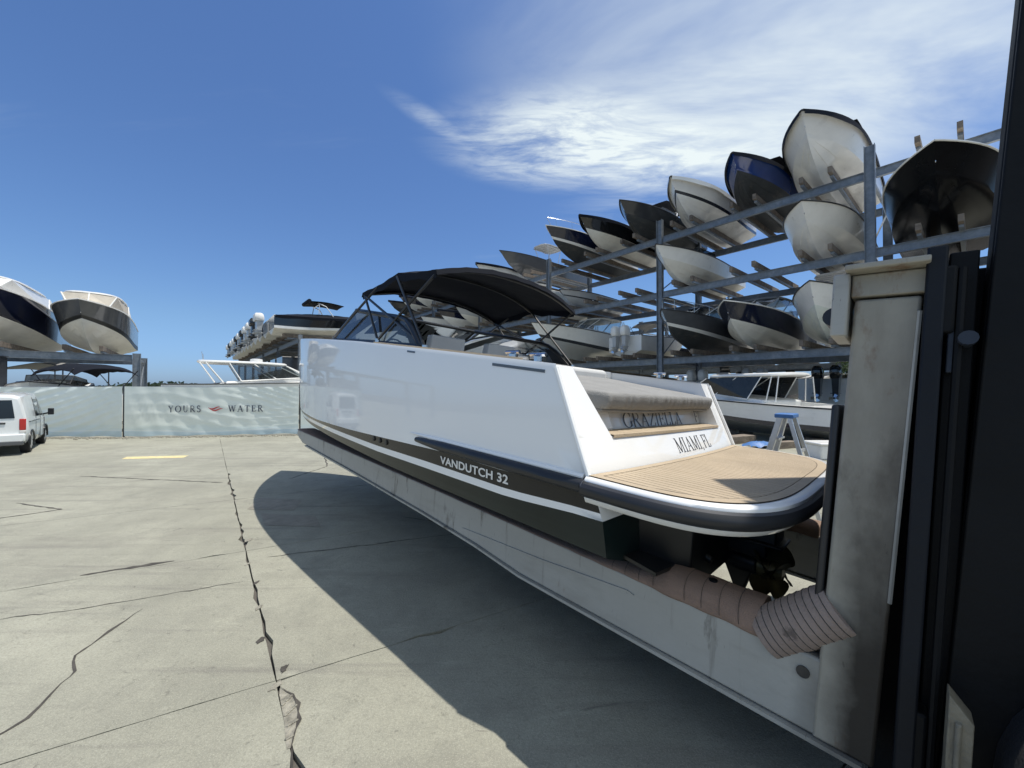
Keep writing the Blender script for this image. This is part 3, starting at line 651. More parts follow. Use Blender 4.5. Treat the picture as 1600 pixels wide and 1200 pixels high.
DA = (-.640, .768); DE = (.768, .640)
G_TALL = 'boats stored on the tall dry stack rack'
BAY = 9.33
rk = Rack((14.84, 16.0), DA, DE, 5.0, [3.75, 7.72, 11.0], 'boat_rack', 'tall galvanised boat rack in three levels running away behind the white boat')
rk.frame_bays([-1, 0, 1, 2, 3, 4, 5, 6], BAY, 12.05)
SL = [1.65, 4.55, 7.6]
slots = [-1.95, -4.6]+[SL[i]+BAY*k for k in range(6) for i in range(3)]
for a in slots:
    for z in rk.levels: rk.bunks(a, z)
W = dict(group=G_TALL)
# top level, from the near post away
rk.boat(1.62, 2, 'white hull under a navy cover, highest boat beside the wide grey post', P=2.9, L=9.0, B=2.75, cb=M_WHITE2, ct=M_WHITE2, cover=(M_CANVAS, .85), zs=1.3, zb=1.75, bowfull=3.6, tower=(M_CANVAS, 1.1), **W)
rk.boat(4.4, 2, 'blue hulled boat with dark bottom and navy cover on the top level', P=2.4, L=8.2, B=2.5, cb=M_ANTIF, ct=M_BLUE, cover=(M_CANVAS, .70), zs=1.2, zb=1.55, tower=(M_CANVAS, .95), **W)
rk.boat(7.45, 2, 'white boat with thin dark chine stripe and white cover on the top level', P=2.3, L=8.4, B=2.6, cb=M_WHITE2, ct=M_WHITE2, stripe=M_DGREY, cover=(M_WHITE2, .62), zs=1.35, zb=1.75, deadrise=21, **W)
rk.boat(10.5, 2, 'dark grey boat on the top level just past the second post', P=2.4, L=8.6, B=2.55, cb=M_ANTIF, ct=M_DGREY, tower=(M_BCANVAS, 1.0), zs=1.25, zb=1.65, screen=True, **W)
rk.boat(13.4, 2, 'black boat with cream bottom under a black cover, top level', P=2.6, L=9.0, B=2.6, cb=M_CREAM, ct=M_BLACKG, cover=(M_BCANVAS, .32), zs=1.3, zb=1.7, **W)
rk.boat(16.4, 2, 'navy boat with broad white stripe and bow rail, end of the covered row', P=2.6, L=9.4, B=2.7, cb=M_ANTIF, ct=M_NAVY, stripe=M_WHITE2, rail=True, zs=1.5, zb=2.0, rubm=M_WHITE2, console=True, **W)
rk.boat(21.9, 2, 'grey centre console boat with a tall white T top, standing alone past empty bunks', P=2.4, L=9.6, B=2.7, cb=M_MGREY, ct=M_MGREY, ttop=(M_LGREY, 1.75), console=True, zs=1.3, zb=1.8, **W)
far_top = [(29.4, M_BLACKG, M_CREAM, 'black boat with folded wake tower, far along the top level', dict(tower=(M_BCANVAS, 1.1))), (32.2, M_BLACKG, M_CREAM, 'black boat with cream bottom and windscreen, far along the top level', dict(screen=True)),
           (35.4, M_DGREY, M_ANTIF, 'charcoal boat under a black cover seen below the black canopy', dict(cover=(M_BCANVAS, .35))), (38.5, M_BLACKG, M_CREAM, 'low black boat with white stripe far along the rack', dict(stripe=M_WHITE2)),
           (41.7, M_NAVY, M_CREAM, 'small navy boat under a navy cover far along the rack', dict(cover=(M_CANVAS, .4))), (45.0, M_DGREY, M_ANTIF, 'last dark boat along the top of the tall rack', dict(cover=(M_BCANVAS, .3)))]
for a, ct, cb, lb, kw in far_top: rk.boat(a, 2, lb, P=2.3, L=8.6, B=2.55, cb=cb, ct=ct, n=14, **kw, **W)
# middle level
rk.boat(1.75, 1, 'plain white hull on the middle level, under the navy covered boat', P=2.5, L=8.4, B=2.6, cb=M_WHITE2, ct=M_WHITE2, zs=1.25, zb=1.6, bowfull=3.8, cover=None, rubm=M_BLK, **W)
rk.boat(-1.95, 1, 'glossy black hull with dark bottom right of the wide grey post', P=2.9, L=9.4, B=3.15, bowfull=3.8, cb=M_BLACKB, ct=M_BLACKB, stripe=M_BLACKB, zs=1.5, zb=2.05, rubm=M_WHITE2, deadrise=22, **W)
rk.boat(7.95, 1, 'cream white boat on the middle level beside an empty bunk', P=2.9, L=8.6, B=2.6, cb=M_CREAM, ct=M_WHITE2, zs=1.2, zb=1.5, bowfull=2.5, screen=True, outboards=1, **W)
rk.boat(16.6, 1, 'small grey skiff low on the middle level between empty bunks', P=1.0, L=7.0, B=2.3, cb=M_LGREY, ct=M_LGREY, stripe=M_DGREY, zs=.95, zb=1.15, **W)
rk.boat(31.8, 1, 'navy cabin boat with white stripes, far along the middle level', P=2.6, L=9.2, B=2.7, cb=M_WHITE2, ct=M_NAVY, stripe=M_WHITE2, n=14, zs=1.4, zb=1.8, cover=(M_CANVAS, .35), **W)
rk.boat(36.0, 1, 'white runabout with dark windscreen, far along the middle level', P=2.3, L=8.2, B=2.5, n=14, screen=True, **W)
rk.boat(26.0, 1, 'white boat with grey cover behind the black canopy frame', P=2.3, L=8.4, B=2.5, n=14, cover=(M_GCANVAS, .35), **W)
rk.boat(19.7, 1, 'white boat with navy stripe below the empty top bunks', P=2.2, L=8.2, B=2.5, n=14, stripe=M_NAVY, cover=(M_WHITE2, .4), **W)
rk.boat(22.9, 1, 'black runabout below the boat with the tall white T top', P=2.3, L=8.4, B=2.5, n=14, ct=M_BLACKG, cb=M_CREAM, screen=True, **W)
rk.boat(28.9, 1, 'pale grey boat under navy cover, middle level behind the canopy', P=2.3, L=8.4, B=2.5, n=14, ct=M_LGREY, cover=(M_CANVAS, .4), **W)
rk.boat(39.0, 1, 'white boat under a grey cover far down the middle level', P=2.3, L=8.4, B=2.5, n=14, cover=(M_GCANVAS, .4), **W)
rk.boat(42.0, 1, 'dark blue runabout far down the middle level', P=2.3, L=8.4, B=2.5, n=14, ct=M_NAVY, screen=True, **W)
rk.boat(25.6, 2, 'white centre console boat with dark cover next beyond the grey one on top', P=2.2, L=8.4, B=2.5, n=14, cover=(M_BCANVAS, .35), **W)
# lower level
rk.boat(1.45, 0, 'white centre console boat with algae stained bottom and radar arch, lower level', P=2.7, L=9.4, B=2.75, cb=M_GREENISH, ct=M_WHITE2, ttop=(M_WHITE2, 1.55), console=True, zs=1.6, zb=2.15, deadrise=22, flare=.5, strip2=M_WHITE2, **W)
rk.boat(4.6, 0, 'black boat with cream bottom and grey cabin enclosure on the lower level', P=2.9, L=9.6, B=2.75, cb=M_CREAM, ct=M_NAVY, zs=1.4, zb=1.9, cabin=dict(top=M_GCANVAS, h=.95, glass=M_GLASS, pm=M_ALU), rubm=M_WHITE2, **W)
rk.boat(7.7, 0, 'grey boat with white waterline stripe and bow rail on the lower level', P=2.8, L=9.6, B=2.75, cb=M_ANTIF, ct=M_MGREY, stripe=M_WHITE2, rail=True, zs=1.5, zb=2.0, cabin=dict(top=M_MGREY, h=1.0, x0=.30, x1=.62, glass=M_DGLASS), **W)
rk.boat(16.2, 0, 'large white cabin cruiser with beige hardtop on the lower level behind the canopy', P=4.2, L=12.0, B=3.0, cb=M_LGREY, ct=M_WHITE2, stripe=M_DGREY, zs=1.75, zb=2.25, cabin=dict(top=M_CREAM, h=1.15, x0=.30, x1=.58, glass=M_GLASS), outboards=2, cowl=M_WHITE2, **W)
rk.boat(-2.0, 0, 'dark covered boat hidden low behind the forklift carriage', P=2.0, L=8.4, B=2.6, cb=M_ANTIF, ct=M_DGREY, cover=(M_BCANVAS, .55), zs=1.5, zb=1.8, **W)
rk.boat(12.2, 0, 'white boat with twin white outboards and folded grey top, lower level', P=-.6, L=8.2, B=2.5, bow_front=False, outboards=2, cowl=M_WHITE2, n=14, bimini=(M_GCANVAS, 1.2, .3, .55), **W)
for a, lb, kw in ((20.6, 'white boat with grey stripe on the lower level behind the windshield', dict(stripe=M_DGREY, screen=True)), (24.0, 'dark grey runabout on the lower level behind the windshield glass', dict(ct=M_DGREY, cb=M_CREAM, screen=True)), (27.4, 'white boat with blue cover on the lower level behind the windshield glass', dict(cover=(M_CANVAS, .3))), (31.0, 'black runabout on the lower level far behind the bow', dict(ct=M_BLACKG, screen=True)), (34.2, 'white boat with a white cover low and far behind the windshield', dict(cover=(M_WHITE2, .4))), (37.5, 'navy boat low and far behind the windshield', dict(ct=M_NAVY, cover=(M_CANVAS, .4)))):
    rk.boat(a, 0, lb, P=2.2, L=8.4, B=2.55, n=14, **kw, **W)
# boats standing on the ground inside the rack, sterns and engines towards the yard behind the cabin boat
for a, lb, ow, kw in ((2.0, 'white boat with twin black outboards on the ground under the rack', M_BLACKG, {}), (5.2, 'white boat with grey hull band on the ground under the rack', M_LGREY, dict(stripe=M_DGREY)), (-1.2, 'white boat with black outboards on the ground nearest the forklift mast', M_BLACKG, {}), (8.4, 'white boat with light engines on the ground by the second post', M_WHITE2, dict(console=True))):
    rk.boat(a, -1, lb, P=-3.2, L=8.5, B=2.6, bow_front=False, outboards=2, cowl=ow, dz=.35, n=14, group='boats on the ground under the tall rack', zs=1.45, zb=1.9, **kw)
for a, lb, ct in ((3.4, 'white boat on the ground far under the rear rack behind black engines', M_WHITE2), (7.0, 'dark boat on the ground under the rear rack', M_DGREY), (10.8, 'white boat on the ground under the rear rack past the post', M_WHITE2), (-.4, 'grey boat on the ground under the rear rack end', M_LGREY)):
    rk.boat(a, -1, lb, P=-12.5, L=8.5, B=2.6, bow_front=False, outboards=2, cowl=M_LGREY, dz=.35, n=12, group='boats on the ground under the rear rack', zs=1.45, zb=1.9, ct=ct, simple=True, console=True)
# the back row behind: a second rack line with more boats, seen through the first
rk2 = Rack((14.84+.768*13, 16.0+.640*13), DA, DE, 5.0, [3.75, 7.72], 'boat_rack', 'second galvanised boat rack seen through the tall rack')
rk2.frame_bays([0, 1, 2, 3, 4], BAY, 8.6)
for a, lev, lb, ct, kw in ((3.2, 0, 'white boat seen through the rack behind the black boat', M_WHITE2, dict(ttop=(M_WHITE2, 1.5), console=True)), (9.5, 0, 'grey hull in the rack behind, beyond the second post', M_MGREY, dict(cover=(M_GCANVAS, .4))), (13.0, 0, 'white boat in the rear rack past the second post', M_WHITE2, dict(outboards=1, cowl=M_WHITE2)), (18.5, 0, 'white console boat in the rear rack behind the cruiser', M_WHITE2, dict(ttop=(M_WHITE2, 1.5), console=True)), (23, 0, 'dark boat in the rear rack behind the cruiser stern', M_DGREY, dict(cover=(M_CANVAS, .4))), (6.3, 0, 'white boat with blue stripe in the rear rack behind the grey boat', M_WHITE2, dict(stripe=M_BLUE, screen=True)), (15.8, 0, 'navy hull in the rear rack beyond the cruiser hardtop', M_NAVY, dict(outboards=2, cowl=M_WHITE2)), (26, 0, 'white boat with white engines at the rear rack far end', M_WHITE2, dict(outboards=2, cowl=M_WHITE2)), (.2, 0, 'pale boat in the rear rack behind the wide grey post', M_LGREY, dict(screen=True))):
    rk2.bunks(a, rk2.levels[lev]); rk2.boat(a, lev, lb, P=2.0, L=8.4, B=2.6, ct=ct, n=12, group='boats in the rear rack', **kw)

# ------------------------------------------------------------------ the rack at the far end, sterns to the aisle
D0 = lambda D, lat: np.array(DA)*D+np.array(DE)*lat
rf = Rack(D0(33.0, 6.5), DA, DE, 5.0, [2.75, 5.85], 'boat_rack', 'far boat rack beyond the bow with outboard sterns along its edge')
rf.frame_bays([0, 1, 2, 3, 4, 5], BAY, 6.05)
fl = [(2.1, 1, 'black wakeboard boat with white stripe and folded tower on the far rack', dict(ct=M_BLACKG, cb=M_CREAM, stripe=M_WHITE2, tower=(M_BCANVAS, 1.25), cover=(M_BCANVAS, .45), L=8.6))]
cw = [M_WHITE2, M_BLACKG, M_WHITE2, M_WHITE2, M_BLACKG, M_WHITE2, M_BLACKG, M_WHITE2, M_WHITE2, M_BLACKG, M_WHITE2]
desc = ['second', 'third', 'fourth', 'fifth', 'sixth', 'seventh', 'eighth', 'ninth', 'tenth', 'eleventh', 'twelfth']
for i in range(11):
    fl.append((5.2+i*3.1, 1, ('boat with %s outboards, %s from the near end of the far rack top' % ('white' if cw[i] is M_WHITE2 else 'black', desc[i])), dict(ct=[M_LGREY, M_DGREY, M_WHITE2][i % 3], outboards=2, cowl=cw[i], simple=True)))
for a, lev, lb, kw in fl:
    rf.bunks(a, rf.levels[lev]); kw = dict(kw); L_ = kw.pop('L', 8.4)
    rf.boat(a, lev, lb, P=1.6, L=L_, bow_front=False, B=2.55, n=14, group='boats on the far rack', **kw)
for a, lb, ct in ((2.4, 'dark runabout on the lower level of the far rack by the bow', M_DGREY), (5.6, 'navy boat on the lower level of the far rack', M_NAVY), (9.5, 'white boat low on the far rack', M_WHITE2), (14, 'grey boat low on the far rack', M_MGREY)):
    rf.bunks(a, 2.75); rf.boat(a, 0, lb, P=1.0, L=8.2, bow_front=False, B=2.5, n=14, group='boats on the far rack', ct=ct, cb=M_ANTIF, screen=True)

# ------------------------------------------------------------------ the rack behind the fence at the other side of the aisle, bows to the yard
rl = Rack((-21.3, 22.0), (-DE[0], -DE[1]), DA, 4.5, [3.86], 'boat_rack', 'low galvanised rack behind the banner fence carrying two big boats')
rl.frame_bays([0, 1, 2], BAY, 3.95)
for a in (1.95, 5.3): rl.bunks(a, 3.86, half=.65)
G_L = 'big boats on the low rack behind the fence'
rl.boat(1.95, 0, 'white and grey cabin boat with beige canvas and white hardtop on the low rack', P=2.0, L=10.0, B=2.85, cb=M_CREAM, ct=M_MGREY, stripe=M_BLK, zs=1.85, zb=2.2, deadrise=22, bowfull=4.2, cabin=dict(top=M_WHITE2, h=1.0, x0=.34, x1=.72, glass=M_BEIGE, fwd=.9), rubm=M_WHITE2, group=G_L, flare=.35)
rl.boat(5.45, 0, 'large navy hulled boat with white top at the edge of the low rack', P=3.0, L=12.0, B=3.15, cb=M_CREAM, ct=M_NAVY, stripe=M_NAVY, zs=2.05, zb=2.5, deadrise=21, bowfull=3.4, cabin=dict(top=M_WHITE2, h=.85, x0=.30, x1=.80, glass=M_WHITE2, fwd=.8), rubm=M_WHITE2, group=G_L, flare=.5)

# ------------------------------------------------------------------ the white motor yacht carried on the forks
BO = Vector((1.399, 3.189, 1.445))
BF, BP, BU = Vector((-.70344, .70863, .05488)), Vector((-.70768, -.70548, .03852)), Vector((.06601, -.01174, .99775))
BM = Matrix(((BF.x, BP.x, BU.x, BO.x), (BF.y, BP.y, BU.y, BO.y), (BF.z, BP.z, BU.z, BO.z), (0, 0, 0, 1)))
MY = thing('motor_yacht', 'big white motor yacht with black canopy and teak swim platform held up on the forklift', 'yacht', M=BM)
YL = 8.8
def y_s(x, B=1.40, p=3.15, x0=2.5):
    t = min(1, max(0, (x-x0)/(YL-x0))); a = 1.37+(B-1.37)*min(1, max(0, x/x0)); return a*(1-t**p)
LV = {  # height curves along the hull: (x list, z list, width factor aft, width factor bow)
 'keel':   ([0,5,6.5,7.8,8.5,YL], [-.84,-.84,-.78,-.62,-.46,-.36], 0, 0),
 'mid':    ([0,2,4,6,7.6,YL], [-.645,-.64,-.61,-.51,-.40,-.33], .52, .50),
 'chine':  ([0,2.6,3.7,5,7,YL], [-.452,-.43,-.40,-.37,-.33,-.31], .945, .86),
 'chine2': ([0,2.6,3.7,5,7,YL], [-.440,-.416,-.388,-.358,-.32,-.30], .965, .88),
 'wbot':   ([0,.64,1.64,2.66,4.6,7,YL], [-.237,-.285,-.290,-.304,-.29,-.285,-.28], .985, .91),
 'sbot':   ([0,.64,1.64,2.66,4.75,7,YL], [-.195,-.233,-.230,-.245,-.24,-.24,-.24], .988, .92),
 'stop':   ([0,.7,1.46,2.68,3.37,4.76,5.5,7,YL], [-.097,-.112,-.105,-.146,-.170,-.20,-.195,-.18,-.17], .994, .935),
 'h1':     ([0,YL], [.16,.25], .998, .955),
 'h2':     ([0,YL], [.36,.62], .999, .975),
 'sheer0': ([0,.28,.8,1.41,2.14,3.17,4.66,6,7.5,YL], [.59,.60,.64,.69,.745,.826,.915,.98,1.05,1.10], 1.0, .995),
 'sheer':  ([0,.28,.8,1.41,2.14,3.17,4.66,6,7.5,YL], [.625,.64,.68,.728,.784,.865,.952,1.02,1.09,1.14], .992, .99),
}
order = ['keel','mid','chine','chine2','wbot','sbot','stop','h1','h2','sheer0','sheer']
def y_x0(z): return -.13 if z < -.3 else (lerp(-.13, -.02, (z+.3)/.3) if z < 0 else .30*z/.65)
def y_row(t):
    out = []
    for nme in order:
        xs, zs_, fa, fb = LV[nme]; xe = YL-.24*(1-max(0, min(1, (interp(YL, xs, zs_)+.36)/1.5)))**1.6
        xa = y_x0(zs_[0]); x = lerp(xa, xe, t); z = interp(x/xe*YL if x > 0 else 0, xs, zs_)
        f = lerp(fa, fb, min(1, max(0, (x-1.5)/7.0))); xx = x/xe*YL
        out.append((x, y_s(max(0, xx))*f, z))
    return out
NT = 64
yts = [1-(1-i/NT)**1.5 for i in range(NT+1)]
yrows = [y_row(t) for t in yts]
M_BOTTOM = mat('green_black_bottom', (.008, .016, .0155), .30, var=.25, nscale=1.4, coat=.10, spec=.28, spots=[((.03,.045,.042), (.15,1,5), 2.0, .5, .75, .35)])
M_STRIPE = mat('boot_stripe', (.016, .016, .0155), .25, var=.08, coat=.12, spec=.3)
hull = MB(); bott = MB(); st = MB(); wl = MB()
for sgn in (1, -1):
    for i in range(NT):
        for j in range(len(order)-1):
            q = [yrows[i][j], yrows[i+1][j], yrows[i+1][j+1], yrows[i][j+1]]; q = [(a, b*sgn, c) for a, b, c in q]
            tgt = bott if j < 4 else (hull if j == 4 else (st if j == 5 else hull)); tgt.add(q, [(0,1,2,3)])
def on_stern(ya, yb, lo, hi):   # stern plates between hull levels, both sides
    for sgn in (1, -1):
        a, b = yrows[0][lo], yrows[0][hi]
for sgn in (1, -1):
    c = [yrows[0][j] for j in range(len(order))]
    bott.add([(a, b*sgn, z) for a, b, z in (c[0], c[1], c[2], c[3], c[4])]+[(c[4][0], 0, c[4][2])], [tuple(range(6))])
    hull.add([(c[4][0], c[4][1]*sgn, c[4][2]), (c[6][0], c[6][1]*sgn, c[6][2]), (c[6][0], 0, c[6][2]), (c[4][0], 0, c[4][2])], [(0,1,2,3)])
    st.add([(c[5][0]-.004, c[5][1]*sgn*1.0008, c[5][2]), (c[6][0]-.003, c[6][1]*sgn*1.0008, c[6][2]), (c[6][0]-.003, (c[6][1]-.02)*sgn, c[6][2]), (c[5][0]-.004, (c[5][1]-.02)*sgn, c[5][2])], [(0,1,2,3)]) if False else None
HU = hull.build('hull', M_WHITE, MY, smooth=42); bott.build('hull_bottom', M_BOTTOM, MY, smooth=35); STR = st.build('boot_stripe', M_STRIPE, MY, smooth=42)
def side(x, z, off=.003):      # a point on the port topside
    j = [interp(max(0, x), *LV[n_][:2]) for n_ in order]; fa = [LV[n_][2] for n_ in order]; fb = [LV[n_][3] for n_ in order]
    f = lerp(interp(z, j, fa), interp(z, j, fb), min(1, max(0, (x-1.5)/7))); return (x, y_s(max(0, x))*f+off, z)
# three round vents in the stripe and a moulded slot near the stern
vt = MB()
for xx in (2.66, 2.52, 2.38):
    c = side(xx, -.178, .004); vt.tube([(c[0], c[1]-.01, c[2]), (c[0], c[1]+.006, c[2])], .026, 10)
    vt.box((c[0]-.012, c[1]-.01, c[2]-.022), (c[0]+.012, c[1]+.008, c[2]+.022))
vt.build('hull_vent', M_BLK, MY)
gs = MB(); gs.grid([[side(x, interp(x, *LV['sheer'][:2])-.055+d, .004) for x in np.linspace(.36, .86, 9)] for d in (-.012, .008)]); gs.build('vent_slot', M_MGREY, MY, smooth=0)
g2 = MB(); g2.grid([[side(x, interp(x, *LV['sheer'][:2])-.04+d, .004) for x in np.linspace(1.92, 2.06, 4)] for d in (-.010, .006)]); g2.build('vent_slot', M_MGREY, MY, smooth=0)
# name in the stripe
tx0 = (1.43, -.2); pA = side(1.43, -.205, .004); pB = side(.62, -.197, .004)
rgt = Vector(pB)-Vector(pA); upv = Vector(side(1.0, -.12, 0))-Vector(side(1.0, -.2, 0))
block_text('VANDUTCH 32', 'lettering', frame(pA, rgt, upv), .088, M_WHITE2, MY, bold=.022, sx=1.28)
# stern: block under the step, two raked wings, step and recessed wall
def bow_off(y): return -.055*(1-(y/1.37)**2)
def aft_x(y, z): return (.30*z/.65 if z > 0 else .2*z)+.012+bow_off(y)*max(0., 1-max(0., z)/.62)
tr = MB(); zl = [-.10, -.05, 0, .06, .12, .185, .197]
ysb = np.concatenate([[-1.352, -1.25, -1.13], np.linspace(-1.0, .88, 16), [.99, 1.1, 1.23, 1.352]])
tr.grid([[(aft_x(y, z), y, z) for z in zl]+[(.55, y, .197)] for y in ysb])
TRN = tr.build('transom', M_WHITE, MY, smooth=28)
def inner_y(z, w): return lerp(w, 1.168, min(1, max(0, (z-.197)/.43)))
for sgn in (1, -1):
    w = .99 if sgn > 0 else 1.13; zz = np.linspace(.197, .632, 9); wb = MB(); top_z = lambda x: lerp(.634, .728, (x-.30)/1.2)
    A = [[(aft_x(sgn*y, z), sgn*y, z) for y in (inner_y(z, w), lerp(inner_y(z, w), 1.352, .33), lerp(inner_y(z, w), 1.352, .67), 1.352)] for z in zz]
    wb.grid(A)
    wb.grid([[(x, sgn*lerp(inner_y(z, w), 1.168, min(1, (x-aft_x(0, z))/.5)), z+(top_z(x)-.634)*(z-.197)/.435) for x in np.linspace(A[i][0][0], 1.5, 9)] for i, z in enumerate(zz)])
    t0 = A[-1]; xs_w = np.linspace(t0[0][0], 1.5, 9); wb.grid([[(x, sgn*1.168, top_z(x)) for x in xs_w], [(lerp(t0[-1][0], 1.5, k/8), sgn*1.352, top_z(x)) for k, x in enumerate(xs_w)]])
    wb.grid([[(lerp(A[i][-1][0], 1.5, k/8), sgn*1.352, z+(top_z(lerp(A[i][-1][0], 1.5, k/8))-.634)*(z-.197)/.435) for k in range(9)] for i, z in enumerate(zz)])
    wb.build('stern_wing', M_WHITE, MY, bevel=.014, seg=3, smooth=32)
    ed = MB().tube([(y_x0(z)-.002, sgn*1.366*(1 if z > 0 else .997), z) for z in np.linspace(.0, .615, 8)], .016, 8); ed.build('wing_edge_moulding', M_WHITE, MY)
rw = MB().hexa([(.27,-1.14,.19),(.34,-1.14,.19),(.34,.97,.19),(.27,.97,.19),(.36,-1.14,.47),(.43,-1.14,.47),(.43,.97,.47),(.36,.97,.47)]); rw.build('recess_wall', M_WHITE, MY, bevel=.01)
for yb in (.80,): MB().hexa([(.235,yb-.11,.198),(.29,yb-.11,.198),(.29,yb+.11,.198),(.235,yb+.11,.198),(.31,yb-.11,.40),(.37,yb-.11,.40),(.37,yb+.11,.40),(.31,yb+.11,.40)]).build('recess_pillar', M_WHITE, MY, bevel=.03, seg=3) if yb > 0 else None
# teak step boards along the recess
stp = MB().grid([[(.092+bow_off(y)*.68, y, .2005), (.275, y, .2005)] for y in np.linspace(-1.10, .985, 13)]); STP = stp.build('step', M_CAULK, MY, smooth=0)
for k in range(4):
    pl = MB(); xa, xb = .092+k*.044, .092+k*.044+.040
    ys_ = np.linspace(-1.095, .98, 13)
    pl.grid([[(xa+bow_off(y)*.68*(1-k/4), y, .2065), (xb+bow_off(y)*.68*(1-(k+1)/4), y, .2065)] for y in ys_])
    for xx, kk in ((xa, k),): pl.grid([[(xa+bow_off(y)*.68*(1-k/4), y, .2065), (xa+bow_off(y)*.68*(1-k/4)-(.004 if k == 0 else 0), y, .186)] for y in ys_])
    pl.build('plank', M_TEAK, STP, smooth=0)
M_INK = mat('dark_lettering', (.045, .045, .05), .4, var=.1)
upt = Vector((.085, 0, .185)).normalized()
def on_transom(mb):    # lay the strokes on the bowed transom
    mb.v = [(aft_x(y, z)+x-.0006, y, z) for x, y, z in mb.v]; return mb
on_transom(serif_text('MIAMI, FL', (.0, .13, .035), (0, -1, 0), (0, 0, 1), .108, 1.34, .03, .002, .10, wt=.85)).build('lettering', M_INK, MY, smooth=0)
upw = Vector((.09, 0, .28)).normalized()
serif_text('GRAZIELLA', (.262, .50, .209), (0, -1, 0), upw, .122, 1.50, .0, .003, wt=.85).build('lettering', M_INK, MY, smooth=0)
serif_text('F', (.262, -.97, .222), (0, -1, 0), upw, .115, 1.3, .0, .003, wt=.8).build('lettering', M_INK, MY, smooth=0)
# grey canvas over the sun pad
cv = []; nyc = 120
cpr = [(.275,.345),(.240,.336),(.216,.338),(.208,.352),(.214,.362),(.186,.366),(.170,.40),(.162,.45),(.172,.474),(.195,.484),(.26,.494),(.42,.512),(.65,.545),(.95,.588),(1.25,.63),(1.6,.67),(2.0,.70)]
for k in range(nyc+1):
    y = lerp(-1.13, .93, k/nyc); row = []
    for i, (px, pz) in enumerate(cpr):
        f = k/nyc; wr = (.008*math.sin(k*.85+2*math.sin(k*.31))+.006*math.sin(k*1.7+i*.5)*(f < .62))*(1 if 5 <= i <= 6 else .5 if i in (4, 7) else .2 if i < 9 else .06)
        sag = -.020*math.sin(math.pi*f)*(i >= 10) + .010*math.sin(9*f+i*.8)*(i >= 11)
        hem = (-.004*math.sin(math.pi*f)+.007*math.sin(7*f))*(i < 5)
        row.append((px+wr, y, pz+sag+hem))
    cv.append(row)
def endcap(row, y2, sh):
    return [(px+sh, y2, pz-.01 if i > 6 else pz) for i, (px, _, pz) in enumerate(row)]
cvm = MB().grid(cv)
# the port end turns forward round the corner of the pad
L1 = [(p[0]+.05, .965, p[2]) for p in cv[-1]]; L2 = [(max(p[0], .42)+.0, 1.02+.13*min(1, max(0, (p[0]-.3)/.7)), p[2]-.012) for p in cv[-1]]
L3 = [(max(p[0], .9), 1.06+.10*min(1, max(0, (p[0]-.3)/.7)), p[2]-.02) for p in cv[-1]]
cvm.grid([cv[-1], L1, L2, L3])
SC1 = [(p[0]+.10, -1.162, p[2]-.02) for p in cv[0]]; cvm.grid([SC1, cv[0]])
CV = cvm.build('sunpad_cover', M_GCANVAS, MY, smooth=75)
tx = bpy.data.textures.new('canvas_folds', 'CLOUDS'); tx.noise_scale = .12; tx.noise_depth = 2
dm = CV.modifiers.new('folds', 'DISPLACE'); dm.texture = tx; dm.strength = .009; dm.mid_level = .5; dm.texture_coords = 'LOCAL'
# swim platform
def plat(a, w, n=4.2, m=52):
    return [(-a*abs(math.cos(t))**(2/n), w*np.sign(math.sin(t))*abs(math.sin(t))**(2/n)) for t in np.linspace(math.pi/2, -math.pi/2, m)]
PF = MB(); pz = [(-.006,.865,1.350),(-.002,.905,1.378),(-.012,.922,1.392),(-.028,.926,1.397)]
rows = [[(x, y, z) for x, y in plat(a, w)] for z, a, w in pz]
PF.grid(rows[::-1]); 
top = rows[0]; PF.add([(.06, 1.350, -.006)]+top+[(.06, -1.350, -.006)], [tuple(range(len(top)+2))])
lowr = [[(x, y, z) for x, y in plat(a, w)] for z, a, w in [(-.105,.91,1.385),(-.120,.912,1.388),(-.150,.895,1.37),(-.165,.86,1.33),(-.17,.82,1.30)]]
PF.grid([rows[-1]]+lowr); PF.add([(.05, 1.30, -.18)]+lowr[-1]+[(.05, -1.30, -.18)], [tuple(range(len(lowr[-1])+2))[::-1]])
PLT = PF.build('swim_platform', M_WHITE, MY, smooth=40)
fd = []
for x, y in plat(.918, 1.395): fd.append((x, y, -.070))
fender = MB().tube([(.0, 1.390, -.066)]+fd+[(.0, -1.390, -.066)], .044, 12); fender.build('rub_rail', M_RUB, MY)
for sgn in (1, -1):
    fr_ = MB()
    pts_ = [(x, sgn*(side(x, -.06, .012)[1]), interp(x, [.0, 1.8], [-.062, -.058])) for x in np.linspace(.004, 1.80, 14)]
    fr_.tube(pts_, [.044]*11+[.038,.030,.022], 12)
    fr_.grid([[(p[0], p[1]-.012*sgn, p[2]+.05) for p in pts_], [(p[0], p[1]+.0*sgn, p[2]+.043) for p in pts_]])
    fr_.build('rub_rail', M_RUB, MY)
for sgn in (1, -1):
    mo = MB()
    pts_ = [(x, sgn*(side(x, 0, .004)[1]), interp(x, [0, 1.9], [-.010, -.014])) for x in np.linspace(.02, 1.93, 12)]
    mo.tube(pts_, [.018]*10+[.012,.004], 8)
    mo.build('rub_rail_moulding', M_WHITE, MY)
jt = MB().tube([(-.002, 1.390, -.066), (.002, 1.390, -.066)], .0455, 14); jt.build('rail_joint', M_MGREY, MY)
